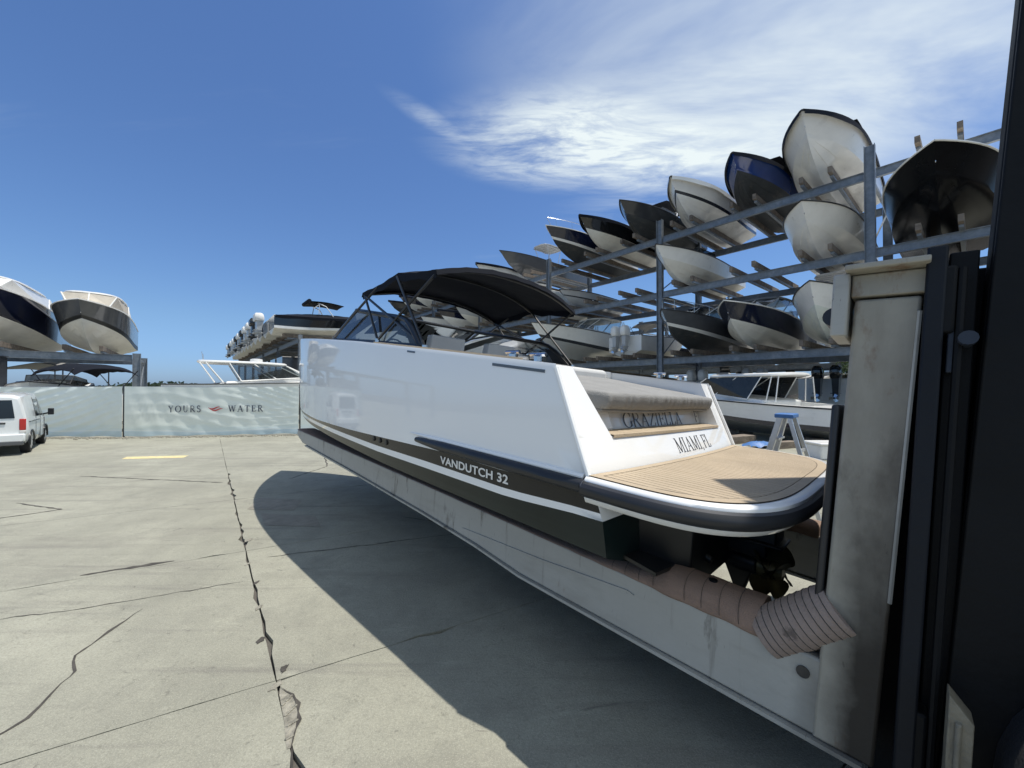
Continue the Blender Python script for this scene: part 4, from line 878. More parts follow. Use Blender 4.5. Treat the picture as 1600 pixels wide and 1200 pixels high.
# teak: a dark bed, margin boards all round and planks running fore and aft
bed = plat(.868, 1.352); BED = MB().add([(.01, 1.352, -.0035)]+[(x, y, -.0035) for x, y in bed]+[(.01, -1.352, -.0035)], [tuple(range(len(bed)+2))]).build('teak_deck', M_CAULK, MY, smooth=0)
fo, fi = plat(.864, 1.348, 4.2, 45), plat(.808, 1.286, 4.2, 45)
for a, b in ((0, 14), (14, 30), (30, 44)):
    seg = range(a, b+1); mb_ = MB().grid([[(*fo[k], .0) for k in seg], [(*fi[k], .0) for k in seg]]); mb_.build('margin_plank', M_TEAK, BED, smooth=0)
mb_ = MB().grid([[(.006+bow_off(y)*.97, y, .0), (-.045+bow_off(y)*.97, y, .0)] for y in np.linspace(-1.285, 1.285, 21)]); mb_.build('margin_plank', M_TEAK, BED, smooth=0)
npk = 47; wpk = 2.556/npk
def inner_x(y): 
    return -.804*max(0.0, 1-abs(y/1.283)**4.2)**(1/4.2)
for k in range(npk):
    ya, yb = -1.278+k*wpk+.0032, -1.278+(k+1)*wpk-.0032
    xa0, xb0 = -.051+bow_off(ya)*.97, -.051+bow_off(yb)*.97; xa1, xb1 = inner_x(ya), inner_x(yb)
    if min(xa0-xa1, xb0-xb1) < .03: continue
    MB().add([(xa0, ya, .0), (xb0, yb, .0), (xb1, yb, .0), (xa1, ya, .0), (xa0, ya, -.003), (xb0, yb, -.003), (xb1, yb, -.003), (xa1, ya, -.003)], [(0,1,2,3),(0,3,7,4),(1,5,6,2),(2,6,7,3)]).build('plank', M_TEAK, BED, smooth=0)
# stern gear: dark recess box, trim tabs, drive with propellers
db = MB().hexa([(-.40,-.80,-.70),(-.131,-.90,-.76),(-.131,.90,-.76),(-.40,.80,-.70),(-.42,-.86,-.19),(-.10,-.95,-.19),(-.10,.95,-.19),(-.42,.86,-.19)])
for y in (.55, -.55): db.tube([(-.13, y, -.45), (-.44, y, -.55)], .03, 8)
db.build('drive_well', M_DRIVE, MY, bevel=.03, seg=2)
for y in (.95, -.95):
    tb = MB().hexa([(-.33,y-.18,-.56),(-.13,y-.18,-.53),(-.13,y+.18,-.49),(-.33,y+.18,-.52),(-.33,y-.18,-.54),(-.13,y-.18,-.51),(-.13,y+.18,-.47),(-.33,y+.18,-.50)]); tb.build('trim_tab', M_DRIVE, MY)
dv = MB()
for (xa, xb, za, zb, w) in ((-.70,-.42,-.48,-.22,.13), (-.64,-.36,-.60,-.40,.10)): dv.box((xa, -w, za), (xb, w, zb))
dv.prism([(-.36,-.45),(-.66,-.45),(-.56,-.70),(-.50,-.90),(-.46,-.92),(-.36,-.70)], 1, -.045, .045)
dv.box((-.74, -.14, -.50), (-.36, .14, -.475))
dv.tube([(-.30,0,-.68),(-.36,0,-.68),(-.48,0,-.68),(-.58,0,-.68)], [.02,.062,.078,.07], 12)
DV = dv.build('stern_drive', M_DRIVE, MY, bevel=.018)
for pxx, nb, tw, R0 in ((-.615, 3, 1, .20), (-.695, 4, -1, .185)):
    pr = MB(); pr.tube([(pxx+.035,0,-.68),(pxx-.035,0,-.68)], [.066,.060], 12)
    for k in range(nb):
        a = 2*math.pi*k/nb+.4; G = []
        for i in range(7):
            f = i/6; r = .05+(R0-.05)*f; wdt = (.10+.11*math.sin(math.pi*min(1, f*1.02))**.8)*(1 if f < .85 else .62); pit = 1.05-.55*f
            row = []
            for j in range(-3, 4):
                g = j/3*wdt/2; ang = a+g*math.cos(pit)*tw/max(r, .05)+.18*f*f*tw; row.append((pxx+g*math.sin(pit), r*math.cos(ang), -.68+r*math.sin(ang)))
            G.append(row)
        pr.grid(G); pr.grid([[(x-.008, y, z) for x, y, z in r] for r in G])
    pr.build('propeller', M_BRONZE, DV, smooth=45)
# deck, coaming with teak strip, cockpit
dk = MB(); G = []
xs_d = np.linspace(.32, YL-.02, 40)
for x in xs_d:
    ys, z = y_s(x)*.988, interp(x, *LV['sheer'][:2])-.002; G.append([(x, ys*f, z+(.05*(1-f*f) if x > 4.9 else 0)) for f in (-1, -.84, -.4, 0, .4, .84, 1)])
for i in range(len(G)-1):
    m_ = (xs_d[i]+xs_d[i+1])/2
    for j in range(6):
        q = [G[i][j], G[i+1][j], G[i+1][j+1], G[i][j+1]]
        if 1.5 < m_ < 5.0 and 0 < j < 5: q = [(a, b, -.05) for a, b, c in q]
        elif m_ < 1.5 and 0 < j < 5: continue
        dk.add(q, [(0,1,2,3)])
    if 1.5 < m_ < 5.0:
        for j in (1, 5): a, b = G[i][j], G[i+1][j]; dk.add([a, b, (b[0], b[1], -.05), (a[0], a[1], -.05)], [(0,1,2,3)])
dk.build('deck', M_WHITE, MY, smooth=30)
for sgn in (1, -1):
    cp = MB().grid([[(x, sgn*(y_s(x)*.988-.045), interp(x, *LV['sheer'][:2])+.016) for x in np.linspace(.62, 2.9, 20)], [(x, sgn*(y_s(x)*.988-.17), interp(x, *LV['sheer'][:2])+.016) for x in np.linspace(.62, 2.9, 20)]])
    cp.grid([[(x, sgn*(y_s(x)*.988-.045), interp(x, *LV['sheer'][:2])+.016) for x in np.linspace(.62, 2.9, 20)], [(x, sgn*(y_s(x)*.988-.043), interp(x, *LV['sheer'][:2])-.004) for x in np.linspace(.62, 2.9, 20)]])
    cp.build('teak_coaming', M_TEAK, MY, smooth=0)
for (x, y) in ((3.1, .45), (3.1, -.45)):
    s_ = MB().box((x-.28, y-.27, .25), (x+.28, y+.27, .50)); s_.hexa([(x-.30,y-.27,.46),(x-.16,y-.27,.46),(x-.16,y+.27,.46),(x-.30,y+.27,.46),(x-.38,y-.25,1.02),(x-.26,y-.25,1.02),(x-.26,y+.25,1.02),(x-.38,y+.25,1.02)]); s_.tube([(x, y, -.05), (x, y, .26)], .06, 10); s_.build('seat', M_SEAT, MY, bevel=.05, seg=3)
cs = MB().hexa([(4.1,-.95,-.05),(4.7,-.95,-.05),(4.7,.95,-.05),(4.1,.95,-.05),(4.2,-.92,.88),(4.75,-.92,.98),(4.75,.92,.98),(4.2,.92,.88)]); cs.build('dashboard', M_LGREY, MY, bevel=.05)
wh = MB().tube([(4.08+.06*math.sin(a), .45+.17*math.cos(a), .88+.16*math.sin(a)) for a in np.linspace(0, 2*math.pi, 18)[:-1]], .014, 6, closed=True); wh.tube([(4.2, .45, .84), (4.08, .45, .88)], .02, 6); wh.build('steering_wheel', M_BLK, MY)
bk = MB().box((1.55, -1.1, -.05), (2.0, 1.1, .42)); bk.box((1.42, -1.1, .35), (1.56, 1.1, .74)); bk.build('aft_bench', M_SEAT, MY, bevel=.05, seg=3)
# windshield: black frame with raked front and side panes
Pw = {'a': (4.85, 1.07, .985), 'b': (4.10, 1.05, 1.36), 'c': (2.66, 1.15, 1.135), 'd': (2.13, 1.20, .795)}
def mir(p, s): return (p[0], p[1]*s, p[2])
WF = MB(); WG = MB()
for s in (1, -1):
    a, b, c, d = [mir(Pw[k], s) for k in 'abcd']; c2 = (2.50, s*1.17, 1.09); 
    WF.tube([a, b], .022, 8); WF.tube([b, (3.4, s*1.10, 1.25), c, c2, (2.36, s*1.185, 1.0), d], [.030]*4+[.034, .036], 8); WF.tube([(4.75, s*1.09, .965), (3.5, s*1.16, .895), (2.15, s*1.19, .80)], .030, 8)
    WF.hexa([(2.13,s*1.18,.79),(2.34,s*1.17,.80),(2.34,s*1.20,.80),(2.13,s*1.21,.79),(2.44,s*1.155,1.03),(2.56,s*1.15,1.05),(2.56,s*1.18,1.05),(2.44,s*1.185,1.03)])
    mdl = [(4.75, s*1.085, .965), (3.5, s*1.155, .895), (2.25, s*1.19, .82)]; tpl = [b, (3.4, s*1.10, 1.25), c2]
    WG.grid([mdl, tpl]); WG.add([(4.75, s*1.085, .965), b, (4.85, s*1.07, .985)], [(0,1,2)])
cf, ct_ = (5.35, 0, 1.06), (4.45, 0, 1.42)
WF.tube([mir(Pw['b'], 1), (4.36, .55, 1.405), ct_, (4.36, -.55, 1.405), mir(Pw['b'], -1)], .026, 8)
fB = [mir(Pw['a'], 1), (5.22, .55, 1.04), cf, (5.22, -.55, 1.04), mir(Pw['a'], -1)]; fT = [mir(Pw['b'], 1), (4.36, .55, 1.405), ct_, (4.36, -.55, 1.405), mir(Pw['b'], -1)]
WF.tube(fB, .018, 8); WF.tube([cf, ct_], .016, 6); WG.grid([fB, fT])
WFo = WF.build('windshield_frame', M_BLK, MY, smooth=40); WG.build('windshield_pane', M_YGLASS, WFo, smooth=0)
# folding canopy on bent tubes
def cz(x, f):
    e = interp(x, [2.0, 2.25, 2.86, 3.3, 3.72], [1.55, 1.585, 1.655, 1.585, 1.53]); return e+.185*(1-abs(f)**2.4)
G = []; xsB = np.linspace(3.72, 2.04, 26)
for i, x in enumerate(xsB):
    row = []
    for k in range(-10, 11):
        f = k/10; edge = 1.15*(1-.02*math.sin(math.pi*(x-2.04)/1.68)); sc = .05*math.sin(math.pi*(x-2.04)/.84)**2*(1-.6*abs(f))
        sx_ = .06*math.sin(math.pi*(f+1)/2)*((x-2.88)/.84)
        row.append((x+sx_, edge*f, cz(x, f)-sc*.6+.004*math.sin(k*2.3+i*1.7)))
    G.append(row)
can = MB().grid(G); G2 = [[(a, b, c+.010) for a, b, c in r] for r in G]; can.grid(G2)
for s_, yy in ((0, -1.155), (-1, 1.155)):
    can.grid([[r[s_] for r in G2], [(r[s_][0], yy*.985, r[s_][2]-.075-.012*math.sin(i*.9)) for i, r in enumerate(G)], [r[s_] for r in G]])
for r, r2, dx in ((G[0], G2[0], .02), (G[-1], G2[-1], -.02)):
    can.grid([r2, [(a+dx, b, c-.045) for a, b, c in r], [(a, b, c-.05) for a, b, c in r], r])
CAN = can.build('canopy', M_BCANVAS, MY, smooth=50)
for x in (3.70, 2.88, 2.06):
    bw_ = MB().tube([(x, 1.13*f, cz(x, f)-.030) for f in np.linspace(-1, 1, 15)], .015, 7); bw_.build('canopy_bow', M_BLK, CAN)
for s in (1, -1):
    A_, B_ = (3.10, s*1.20, .90), (2.06, s*1.21, .80)
    for p, q in ((A_, (3.70, s*1.13, 1.52)), (A_, (2.08, s*1.13, 1.53)), (B_, (2.86, s*1.13, 1.62)), (B_, (3.64, s*1.13, 1.48)), ((4.55, s*1.16, 1.0), (3.35, s*1.13, 1.56))):
        MB().tube([p, q], .0155, 7).build('canopy_strut', M_BLK, MY)
    for q in (A_, B_): MB().tube([(q[0], q[1], q[2]-.07), (q[0], q[1], q[2]+.015)], .028, 8).build('strut_mount', M_CHROME, MY)
    for xx in (.55, .80):
        z = interp(xx, *LV['sheer'][:2]); cl_ = MB().tube([(xx-.07, s*1.24, z+.05), (xx+.07, s*1.24, z+.05)], .014, 8); cl_.tube([(xx-.03, s*1.24, z), (xx-.03, s*1.24, z+.05)], .012, 6); cl_.tube([(xx+.03, s*1.24, z), (xx+.03, s*1.24, z+.05)], .012, 6); cl_.tube([(xx, s*1.24, z+.0), (xx, s*1.24, z+.035)], .04, 10); cl_.build('cleat', M_CHROME, MY)

# ------------------------------------------------------------------ the marina forklift
FK = thing('boat_forklift', 'heavy marina forklift with pale forks and black mast beside the camera', 'forklift', M=BM)
M_FORK = mat('chipped_grey_white_paint', (.385, .38, .345), .42, var=.07, nscale=2.5, bump=.12, bscale=25, spots=[((.05,.042,.034), (1,1,.25), 5.5, .60, .68, .75), ((.16,.075,.035), (1.5,1.5,.5), 4.0, .64, .72, .7), ((.20,.18,.15), (.4,1,1.6), 3, .52, .74, .4), ((.11,.10,.085), (5,1,.30), 3.2, .60, .74, .55), ((.05,.045,.04), (9,1,1.2), 7, .66, .71, .8)])
M_SHANK = mat('sooty_grey_white_paint', (.335, .315, .262), .6, var=.12, nscale=2.2, bump=.15, bscale=20, spots=[((.035,.028,.022), (1,1,.45), 2.1, .54, .68, .85), ((.17,.085,.04), (1.5,1.5,.6), 3.4, .58, .68, .85), ((.13,.11,.085), (1,1,.3), 1.7, .48, .66, .55), ((.03,.026,.022), (1,1,.3), 7, .62, .66, .9)])
def add_soot(m, lo, hi, amt):
    """grease and exhaust soot spread over the aft, lower part of the fork heel"""
    nt = m.node_tree; N = nt.nodes; L = nt.links; b = N['Principled BSDF']; src = b.inputs['Base Color'].links[0].from_socket
    tc = N.new('ShaderNodeTexCoord'); sp = N.new('ShaderNodeSeparateXYZ'); L.new(tc.outputs['Object'], sp.inputs[0])
    nz = N.new('ShaderNodeTexNoise'); nz.inputs['Scale'].default_value = 5; nz.inputs['Detail'].default_value = 6; L.new(tc.outputs['Object'], nz.inputs[0])
    def mr(x, a, c): r = N.new('ShaderNodeMapRange'); r.inputs[1].default_value = a; r.inputs[2].default_value = c; L.new(x, r.inputs[0]); return r.outputs[0]
    a1 = N.new('ShaderNodeMath'); a1.operation = 'MULTIPLY_ADD'; L.new(nz.outputs['Fac'], a1.inputs[0]); a1.inputs[1].default_value = .16; L.new(sp.outputs['X'], a1.inputs[2])
    a2 = N.new('ShaderNodeMath'); a2.operation = 'MULTIPLY_ADD'; L.new(nz.outputs['Fac'], a2.inputs[0]); a2.inputs[1].default_value = .5; L.new(sp.outputs['Z'], a2.inputs[2])
    m1 = N.new('ShaderNodeMath'); m1.operation = 'MULTIPLY'; L.new(mr(a1.outputs[0], lo, hi), m1.inputs[0]); L.new(mr(a2.outputs[0], .62, -.30), m1.inputs[1])
    m2 = N.new('ShaderNodeMath'); m2.operation = 'MULTIPLY'; L.new(m1.outputs[0], m2.inputs[0]); m2.inputs[1].default_value = amt
    q = N.new('ShaderNodeMix'); q.data_type = 'RGBA'; L.new(m2.outputs[0], q.inputs['Factor']); L.new(src, q.inputs['A']); q.inputs['B'].default_value = (.020, .016, .012, 1); L.new(q.outputs['Result'], b.inputs['Base Color'])
add_soot(M_SHANK, -.97, -1.08, .98); add_soot(M_FORK, -.84, -1.0, .6)
M_PAD = mat('brown_fork_carpet', (.27, .185, .14), .95, var=.12, nscale=6, bump=.5, bscale=150, spots=[((.12,.085,.07), (.3,1,1), 5, .55, .72, .55)])
M_PADC = mat('grey_brown_corner_guard', (.30, .235, .20), .9, var=.12, nscale=6, bump=.4, bscale=90, spots=[((.10,.08,.07), (1,1,1), 9, .62, .70, .8)])
M_MAST = mat('black_greasy_steel', (.0050, .0055, .0062), .6, spec=.22, var=.35, nscale=3, bump=.2, bscale=18, spots=[((.022,.02,.016), (1,1,.2), 4, .58, .72, .7)])
M_WEARP = mat('scraped_pale_plate', (.19, .17, .125), .6, var=.3, nscale=10, bump=.3, bscale=50, spots=[((.06,.05,.04), (4,4,.5), 5, .55, .68, .8)])
M_WEAR = mat('scraped_brown_plate', (.20, .155, .10), .7, var=.35, nscale=14, bump=.5, bscale=60, spots=[((.03,.025,.02), (.5,1,4), 9, .5, .66, .8)])
M_BRK = mat('worn_blue_grey_steel', (.026, .034, .050), .5, var=.3, nscale=6, spec=.35)
M_MASTB = mat('blue_black_steel', (.0085, .0105, .0145), .55, spec=.25, var=.2, nscale=3, bump=.15, bscale=22)
for sgn in (1, -1):
    ya, yb = (.70, 1.0) if sgn > 0 else (-1.27, -.97)
    yc = (ya+yb)/2; yo = yb if sgn > 0 else ya
    pf = [(-1.12,-.65),(-1.12,-.995),(.80,-.995),(1.36,-.945),(2.2,-.905),(4.2,-.845),(6.2,-.80),(6.52,-.70),(6.50,-.60),(2.0,-.625),(0,-.645)]
    fk = MB().prism(pf, 1, ya+.006, yb-.004); FKO = fk.build('fork', M_FORK, FK, bevel=.012, smooth=30)
    fl_ = MB().prism([(-1.20,-1.022),(.80,-1.015),(1.36,-.965),(2.2,-.925),(4.2,-.865),(6.0,-.825),(6.0,-.806),(4.2,-.846),(2.2,-.906),(1.36,-.946),(.80,-.996),(-1.20,-1.003)], 1, ya-.012, yb+.018); fl_.build('fork_flange', M_FORK, FKO, smooth=0)
    rib = MB().prism([(1.55,-.86),(.6,-.80),(-.1,-.735),(-.15,-.745),(.6,-.815),(1.5,-.885)], 1, yo-.01*sgn, yo+.004*sgn); rib.build('weld_rib', M_FORK, FKO, smooth=0)
    hp = MB().tube([(-.985, yo-.01*sgn, -.735), (-.985, yo+.0035*sgn, -.735)], .026, 18); hp.build('lifting_hole', M_CRACK, FKO)
    # carpeted half-round pad along the fork and ringed guard at the heel
    G = []
    for x in np.concatenate([np.linspace(-.80, .4, 34), np.linspace(.5, 6.45, 30)]):
        zt = interp(x, [-.8, 0, 2, 6.5], [-.648, -.640, -.618, -.592]); rr_ = interp(x, [-.8, -.32, -.14, .2, 1.0, 6.5], [.118, .112, .062, .030, .018, .016]) if sgn > 0 else .105
        ry = interp(x, [-.8, -.2, .3, 6.5], [.150, .152, .156, .156]); wb_ = .004*math.sin(x*31)+.003*math.sin(x*13)
        G.append([(x, yc+.012*sgn+(ry+wb_)*np.sign(math.cos(a))*abs(math.cos(a))**.8, zt+(rr_+wb_*.5)*(math.sin(a) if math.sin(a) > 0 else .35*math.sin(a))) for a in np.linspace(math.pi*1.25, -.25*math.pi, 21)])
    sm_ = MB()
    for x in np.linspace(-.72, .0, 9):
        zt = interp(x, [-.8, 0], [-.648, -.640]); rr_ = interp(x, [-.8, -.32, -.14, .2], [.118, .112, .062, .030])+.0012
        if sgn > 0: sm_.tube([(x+.02*math.sin(a), yc+.012+.1535*np.sign(math.cos(a))*abs(math.cos(a))**.8, zt+rr_*math.sin(a)) for a in np.linspace(math.pi*.98, .02*math.pi, 15)], .0013, 4)
    if sgn > 0: sm_.build('pad_seam', M_CRACK, FKO)
    pdm = MB().grid(G); pdm.add(G[0], [tuple(range(21))]); pdm.add(G[-1], [tuple(range(21))]); pdm.build('fork_pad', M_PAD, FKO, smooth=55)
    for hx in (-.55,): MB().tube([(hx, yc+.03, -.545), (hx, yc+.03, -.522)], .022, 10).build('pad_bolt', M_MAST, FKO)
    Pg = [(-.825, yc+.075*sgn, -.668), (-1.10, yc+.075*sgn, -.415)]
    gd = MB(); np_ = 60; path = [tuple(np.array(Pg[0])+(np.array(Pg[-1])-np.array(Pg[0]))*(i/np_)) for i in range(np_+1)]
    gd.tube(path, [.113+.0022*abs(math.sin(i*math.pi/6))**.5 for i in range(np_+1)], 22); gd.build('heel_guard', M_PADC, FKO, smooth=35)
    gv_ = MB(); d_ = (Vector(Pg[1])-Vector(Pg[0])).normalized(); s1 = Vector((0, 1, 0)); s2 = d_.cross(s1)
    for q in np.linspace(.08, .93, 10):
        c_ = Vector(Pg[0]).lerp(Vector(Pg[1]), q); gv_.tube([c_+.1150*(math.cos(a)*s1+math.sin(a)*s2) for a in np.linspace(0, 2*math.pi, 25)[:-1]], .0022, 4, closed=True)
    gv_.build('guard_seam', M_CRACK, FKO)
    # shank and hook
    sh = MB().hexa([(-1.235,ya,-1.0),(-1.03,ya,-1.0),(-1.03,yb,-1.0),(-1.235,yb,-1.0),(-1.285,ya,.965),(-1.078,ya,.965),(-1.078,yb,.965),(-1.285,yb,.965)]); sh.build('fork_shank', M_SHANK, FK, bevel=.012)
    rp = MB().hexa([(-1.035,ya+.02,-.43),(-1.005,ya+.02,-.43),(-1.005,yb-.01,-.43),(-1.035,yb-.01,-.43),(-1.052,ya+.02,.50),(-1.022,ya+.02,.50),(-1.022,yb-.01,.50),(-1.052,yb-.01,.50)]); rp.build('shank_pad', M_RUB, FK, bevel=.01)
    hk = MB().box((-1.30, ya-.05, 1.075), (-1.045, yb+.10, 1.10)); hk.box((-1.30, ya, .975), (-1.065, yb+.012, 1.072)); hk.build('shank_hook', M_SHANK, FK, bevel=.006)
    ck = MB().box((-1.062, ya+.04, .80), (-1.005, yb+.06, 1.072)); ck.build('hook_cheek', M_FORK, FK, bevel=.008)
    rl_ = MB().tube([(-1.008, yb-.02, .90), (-1.008, ya+.06, .90)], .042, 16); rl_.build('hook_roller', M_RUB, FK)
    if sgn: 
        eg = MB().tube([(-1.236-.05*(z+1)/2+.004, yb+.003, z) for z in np.linspace(-.3, .90, 10)], .008, 6); eg.build('weld_bead', M_FORK, FK)
# carriage between and behind the shanks
for z0, z1 in ((.80, 1.06), (-.95, -.66)): MB().box((-1.372, -1.18, z0), (-1.292, 1.055, z1)).build('carriage_bar', M_MAST, FK, bevel=.01)
MB().box((-1.36, -1.17, -1.22), (-1.215, .69, 1.06)).build('carriage_plate', M_MAST, FK, bevel=.01)
for k in range(9): MB().box((-1.36, -1.32-k*.17, -.2), (-1.31, -1.25-k*.17, .98)).build('guard_bar', M_MAST, FK, smooth=0)
for z in (-.2, .4, .92): MB().box((-1.375, -2.72, z), (-1.362, -1.18, z+.07)).build('guard_rail', M_MAST, FK, smooth=0)
og = MB().prism([(-1.08,.03),(-1.46,-.73),(-1.72,-1.28),(-1.96,-1.23),(-1.96,.62),(-1.58,.62),(-1.41,.39)], 2, 4.3, 4.34); og.prism([(-1.11,-.01),(-1.18,-.03),(-1.76,-1.21),(-1.71,-1.25)], 2, 4.34, 4.42); og.build('mast_shadow_plate', M_MAST, FK, bevel=.005)  # unseen plate high on the mast, added and shaped to shadow the teak
MB().tube([(-1.61, .39, 4.36), (-1.61, .67, 4.36)], .20, 20).tube([(-1.61, .37, 4.36), (-1.61, .40, 4.36)], .26, 20).tube([(-1.61, .66, 4.36), (-1.61, .69, 4.36)], .26, 20).build('shadow_reel', M_MAST, FK)  # unseen reel next to the plate, added to enlarge its shadow
for y in (-1.0, 1.0):
    MB().box((-1.345, y-.10, -1.05), (-1.288, y+.06, 1.14)).build('carriage_upright', M_MASTB, FK, bevel=.008)
def lean(mb, dx):
    mb.v = [(x+dx-.035*max(0, z-1.1), y, z) for x, y, z in mb.v]; return mb
for y, s in ((.90, 1), (-.90, -1)):
    dxs = .04 if s > 0 else -.13
    inn = MB(); inn.box((-1.43, y-.07, -1.15), (-1.352, y+.07, 1.13)); inn.build('inner_mast_rail', M_MAST, FK, bevel=.006)
    # outer channel: web and two flanges
    ou = MB(); ou.box((-1.72, y+.075, -1.25), (-1.44, y+.11, 7.6)); ou.box((-1.475, y-.06, -1.25), (-1.437, y+.075, 7.6)); ou.box((-1.72, y-.06, -1.25), (-1.68, y+.075, 7.6)); lean(ou, dxs).build('mast_rail', M_MAST, FK, bevel=.006)
    ch = MB()
    for k in range(74): ch.box((-1.455, y-.12, -.9+k*.115), (-1.435, y-.095, -.9+k*.115+.10)); 
    for k in range(74): ch.box((-1.460, y-.128, -.93+k*.115), (-1.430, y-.120, -.93+k*.115+.085))
    lean(ch, dxs-.11).build('lift_chain', M_MAST, FK, smooth=0)
    cy_ = MB().tube([(-1.56, y-.17, -1.2), (-1.56, y-.17, 3.6)], .062, 14); cy_.tube([(-1.56, y-.17, 3.6), (-1.56, y-.17, 7.3)], .038, 12); lean(cy_, dxs).build('lift_cylinder', M_MASTB, FK)
    hs = MB().tube([(-1.56+.01*math.sin(z*4), y+.03, z) for z in np.linspace(1.2, 4.0, 26)], .017, 8); hs.tube([(-1.425, y+.135, z) for z in np.linspace(-1.0, 1.05, 20)], .013, 8); lean(hs, dxs).build('hydraulic_hose', M_MAST, FK)
    br = MB().box((-1.385, y+.075, .845), (-1.292, y+.135, .885)); br.box((-1.385, y+.075, .65), (-1.357, y+.135, .845)); br.build('hose_bracket', M_BRK, FK, bevel=.004)
    pn = MB().tube([(-1.405, y+.06, .775), (-1.405, y+.20, .775)], .026, 12); pn.build('bracket_pin', M_BRK, FK)
    for zb_t in np.linspace(-.85, .95, 9): MB().tube([(-1.318, y+.056, zb_t), (-1.318, y+.068, zb_t)], .013, 8).build('bolt', M_MASTB, FK, smooth=0)
    wr_ = MB().box((-1.343, y+.062, -1.02), (-1.292, y+.074, -.72)); wr_.build('wear_plate', M_WEAR, FK, bevel=.004)
MB().box((-1.66, -1.12, -1.2), (-1.378, .80, 1.10)).build('mast_inner_frame', M_MAST, FK, bevel=.01)
for z in (-1.1, 2.6, 5.0, 7.4): lean(MB().box((-1.80, -1.0, z), (-1.735, 1.0, z+.22)), -.05).build('mast_crosshead', M_MAST, FK, bevel=.008)
# axle, wheels and chassis behind the mast
ch = MB().hexa([(-6.2,-.95,-.75),(-1.95,-.95,-.85),(-1.95,.95,-.85),(-6.2,.95,-.75),(-6.2,-.95,.55),(-1.95,-.95,.20),(-1.95,.95,.20),(-6.2,.95,.55)]); ch.hexa([(-6.9,-1.1,-.6),(-5.6,-1.1,-.7),(-5.6,1.1,-.7),(-6.9,1.1,-.6),(-6.7,-1.05,.95),(-5.6,-1.05,1.0),(-5.6,1.05,1.0),(-6.7,1.05,.95)]); ch.build('chassis', M_MASTB, FK, bevel=.05, seg=3)
for (x, y, r, w) in ((-2.15, 1.12, .62, .40), (-2.15, -1.12, .62, .40), (-5.6, 1.0, .50, .34), (-5.6, -1.0, .50, .34)):
    wz = -(1.445+.0549*x+.0385*y)/.9978+r-.01; G = []
    for (dy, rr2) in ((-w/2, r*.55), (-w/2, r*.90), (-w*.42, r*.98), (-w*.2, r), (w*.2, r), (w*.42, r*.98), (w/2, r*.90), (w/2, r*.55)):
        G.append([(x+rr2*math.cos(a), y+dy, wz+rr2*math.sin(a)) for a in [2*math.pi*k/36 for k in range(36)]])
    wl_ = MB().grid(G, 0, False, True); WL = wl_.build('wheel', M_TYRE, FK, smooth=35)
    rm = MB().tube([(x, y-w*.42, wz), (x, y+w*.36, wz)], r*.56, 24); rm.tube([(x, y+w*.36, wz), (x, y+w*.52, wz)], [r*.26, r*.20], 16); rm.tube([(x, y+w*.52, wz), (x, y+w*.56, wz)], r*.06, 10); rm.build('rim', M_MAST, WL)
cb_ = MB()
for x, y in ((-2.3, .85), (-2.3, -.85), (-4.1, .85), (-4.1, -.85)): cb_.box((x-.05, y-.05, .3), (x+.05, y+.05, 2.0))
cb_.box((-4.25, -.95, 2.0), (-2.15, .95, 2.08)); cb_.box((-4.0, -.5, .3), (-3.2, .5, .75)); cb_.box((-4.05, -.5, .7), (-3.85, .5, 1.4)); cb_.build('cab', M_MAST, FK, bevel=.02)
fb = MB().hexa([(-1.47,1.10,-1.3),(-1.41,1.10,-1.3),(-1.41,1.19,-1.3),(-1.47,1.19,-1.3),(-1.47,1.10,-.55),(-1.41,1.10,-.48),(-1.41,1.19,-.48),(-1.47,1.19,-.55)]); fb.tube([(-1.435,1.194,-1.3),(-1.435,1.194,-.56)], .009, 8); fb.build('mast_foot', M_WEARP, FK, bevel=.006)

# ------------------------------------------------------------------ banner fence
FE = thing('banner_fence', 'long fence covered by pale printed banner panels behind the white van', 'fence', loc=(-15.7, 15.75, 0))
def banner_mat():
    m = bpy.data.materials.new('banner_print'); m.use_nodes = True; nt = m.node_tree; N = nt.nodes; L = nt.links; b = N['Principled BSDF']; b.inputs['Roughness'].default_value = .45
    tc = N.new('ShaderNodeTexCoord'); sp = N.new('ShaderNodeSeparateXYZ'); L.new(tc.outputs['Object'], sp.inputs[0])
    nz = N.new('ShaderNodeTexNoise'); nz.inputs['Scale'].default_value = 1.0; nz.inputs['Detail'].default_value = 6
    mp = N.new('ShaderNodeMapping'); mp.inputs['Scale'].default_value = (.35, 1, 5); L.new(tc.outputs['Object'], mp.inputs[0]); L.new(mp.outputs[0], nz.inputs[0])
    ad = N.new('ShaderNodeMath'); ad.operation = 'MULTIPLY_ADD'; L.new(nz.outputs['Fac'], ad.inputs[0]); ad.inputs[1].default_value = .5; L.new(sp.outputs['Z'], ad.inputs[2])
    cr = N.new('ShaderNodeValToRGB'); L.new(ad.outputs[0], cr.inputs[0])
    E_ = cr.color_ramp.elements; E_[0].position = .25; E_[0].color = (.46, .57, .61, 1); E_[1].position = 1.0; E_[1].color = (.74, .78, .72, 1)
    for p, c in ((.42, (.57,.68,.72,1)), (.50, (.74,.79,.77,1)), (.58, (.64,.73,.72,1)), (.70, (.72,.77,.71,1))): e = E_.new(p); e.color = c
    L.new(cr.outputs[0], b.inputs['Base Color']); return m
M_BAN = banner_mat()
fpts = [(-29.0, 15.9), (-22.6, 15.75), (-15.75, 15.75), (-9.15, 16.75), (-2.2, 17.8)]
HF = 2.06
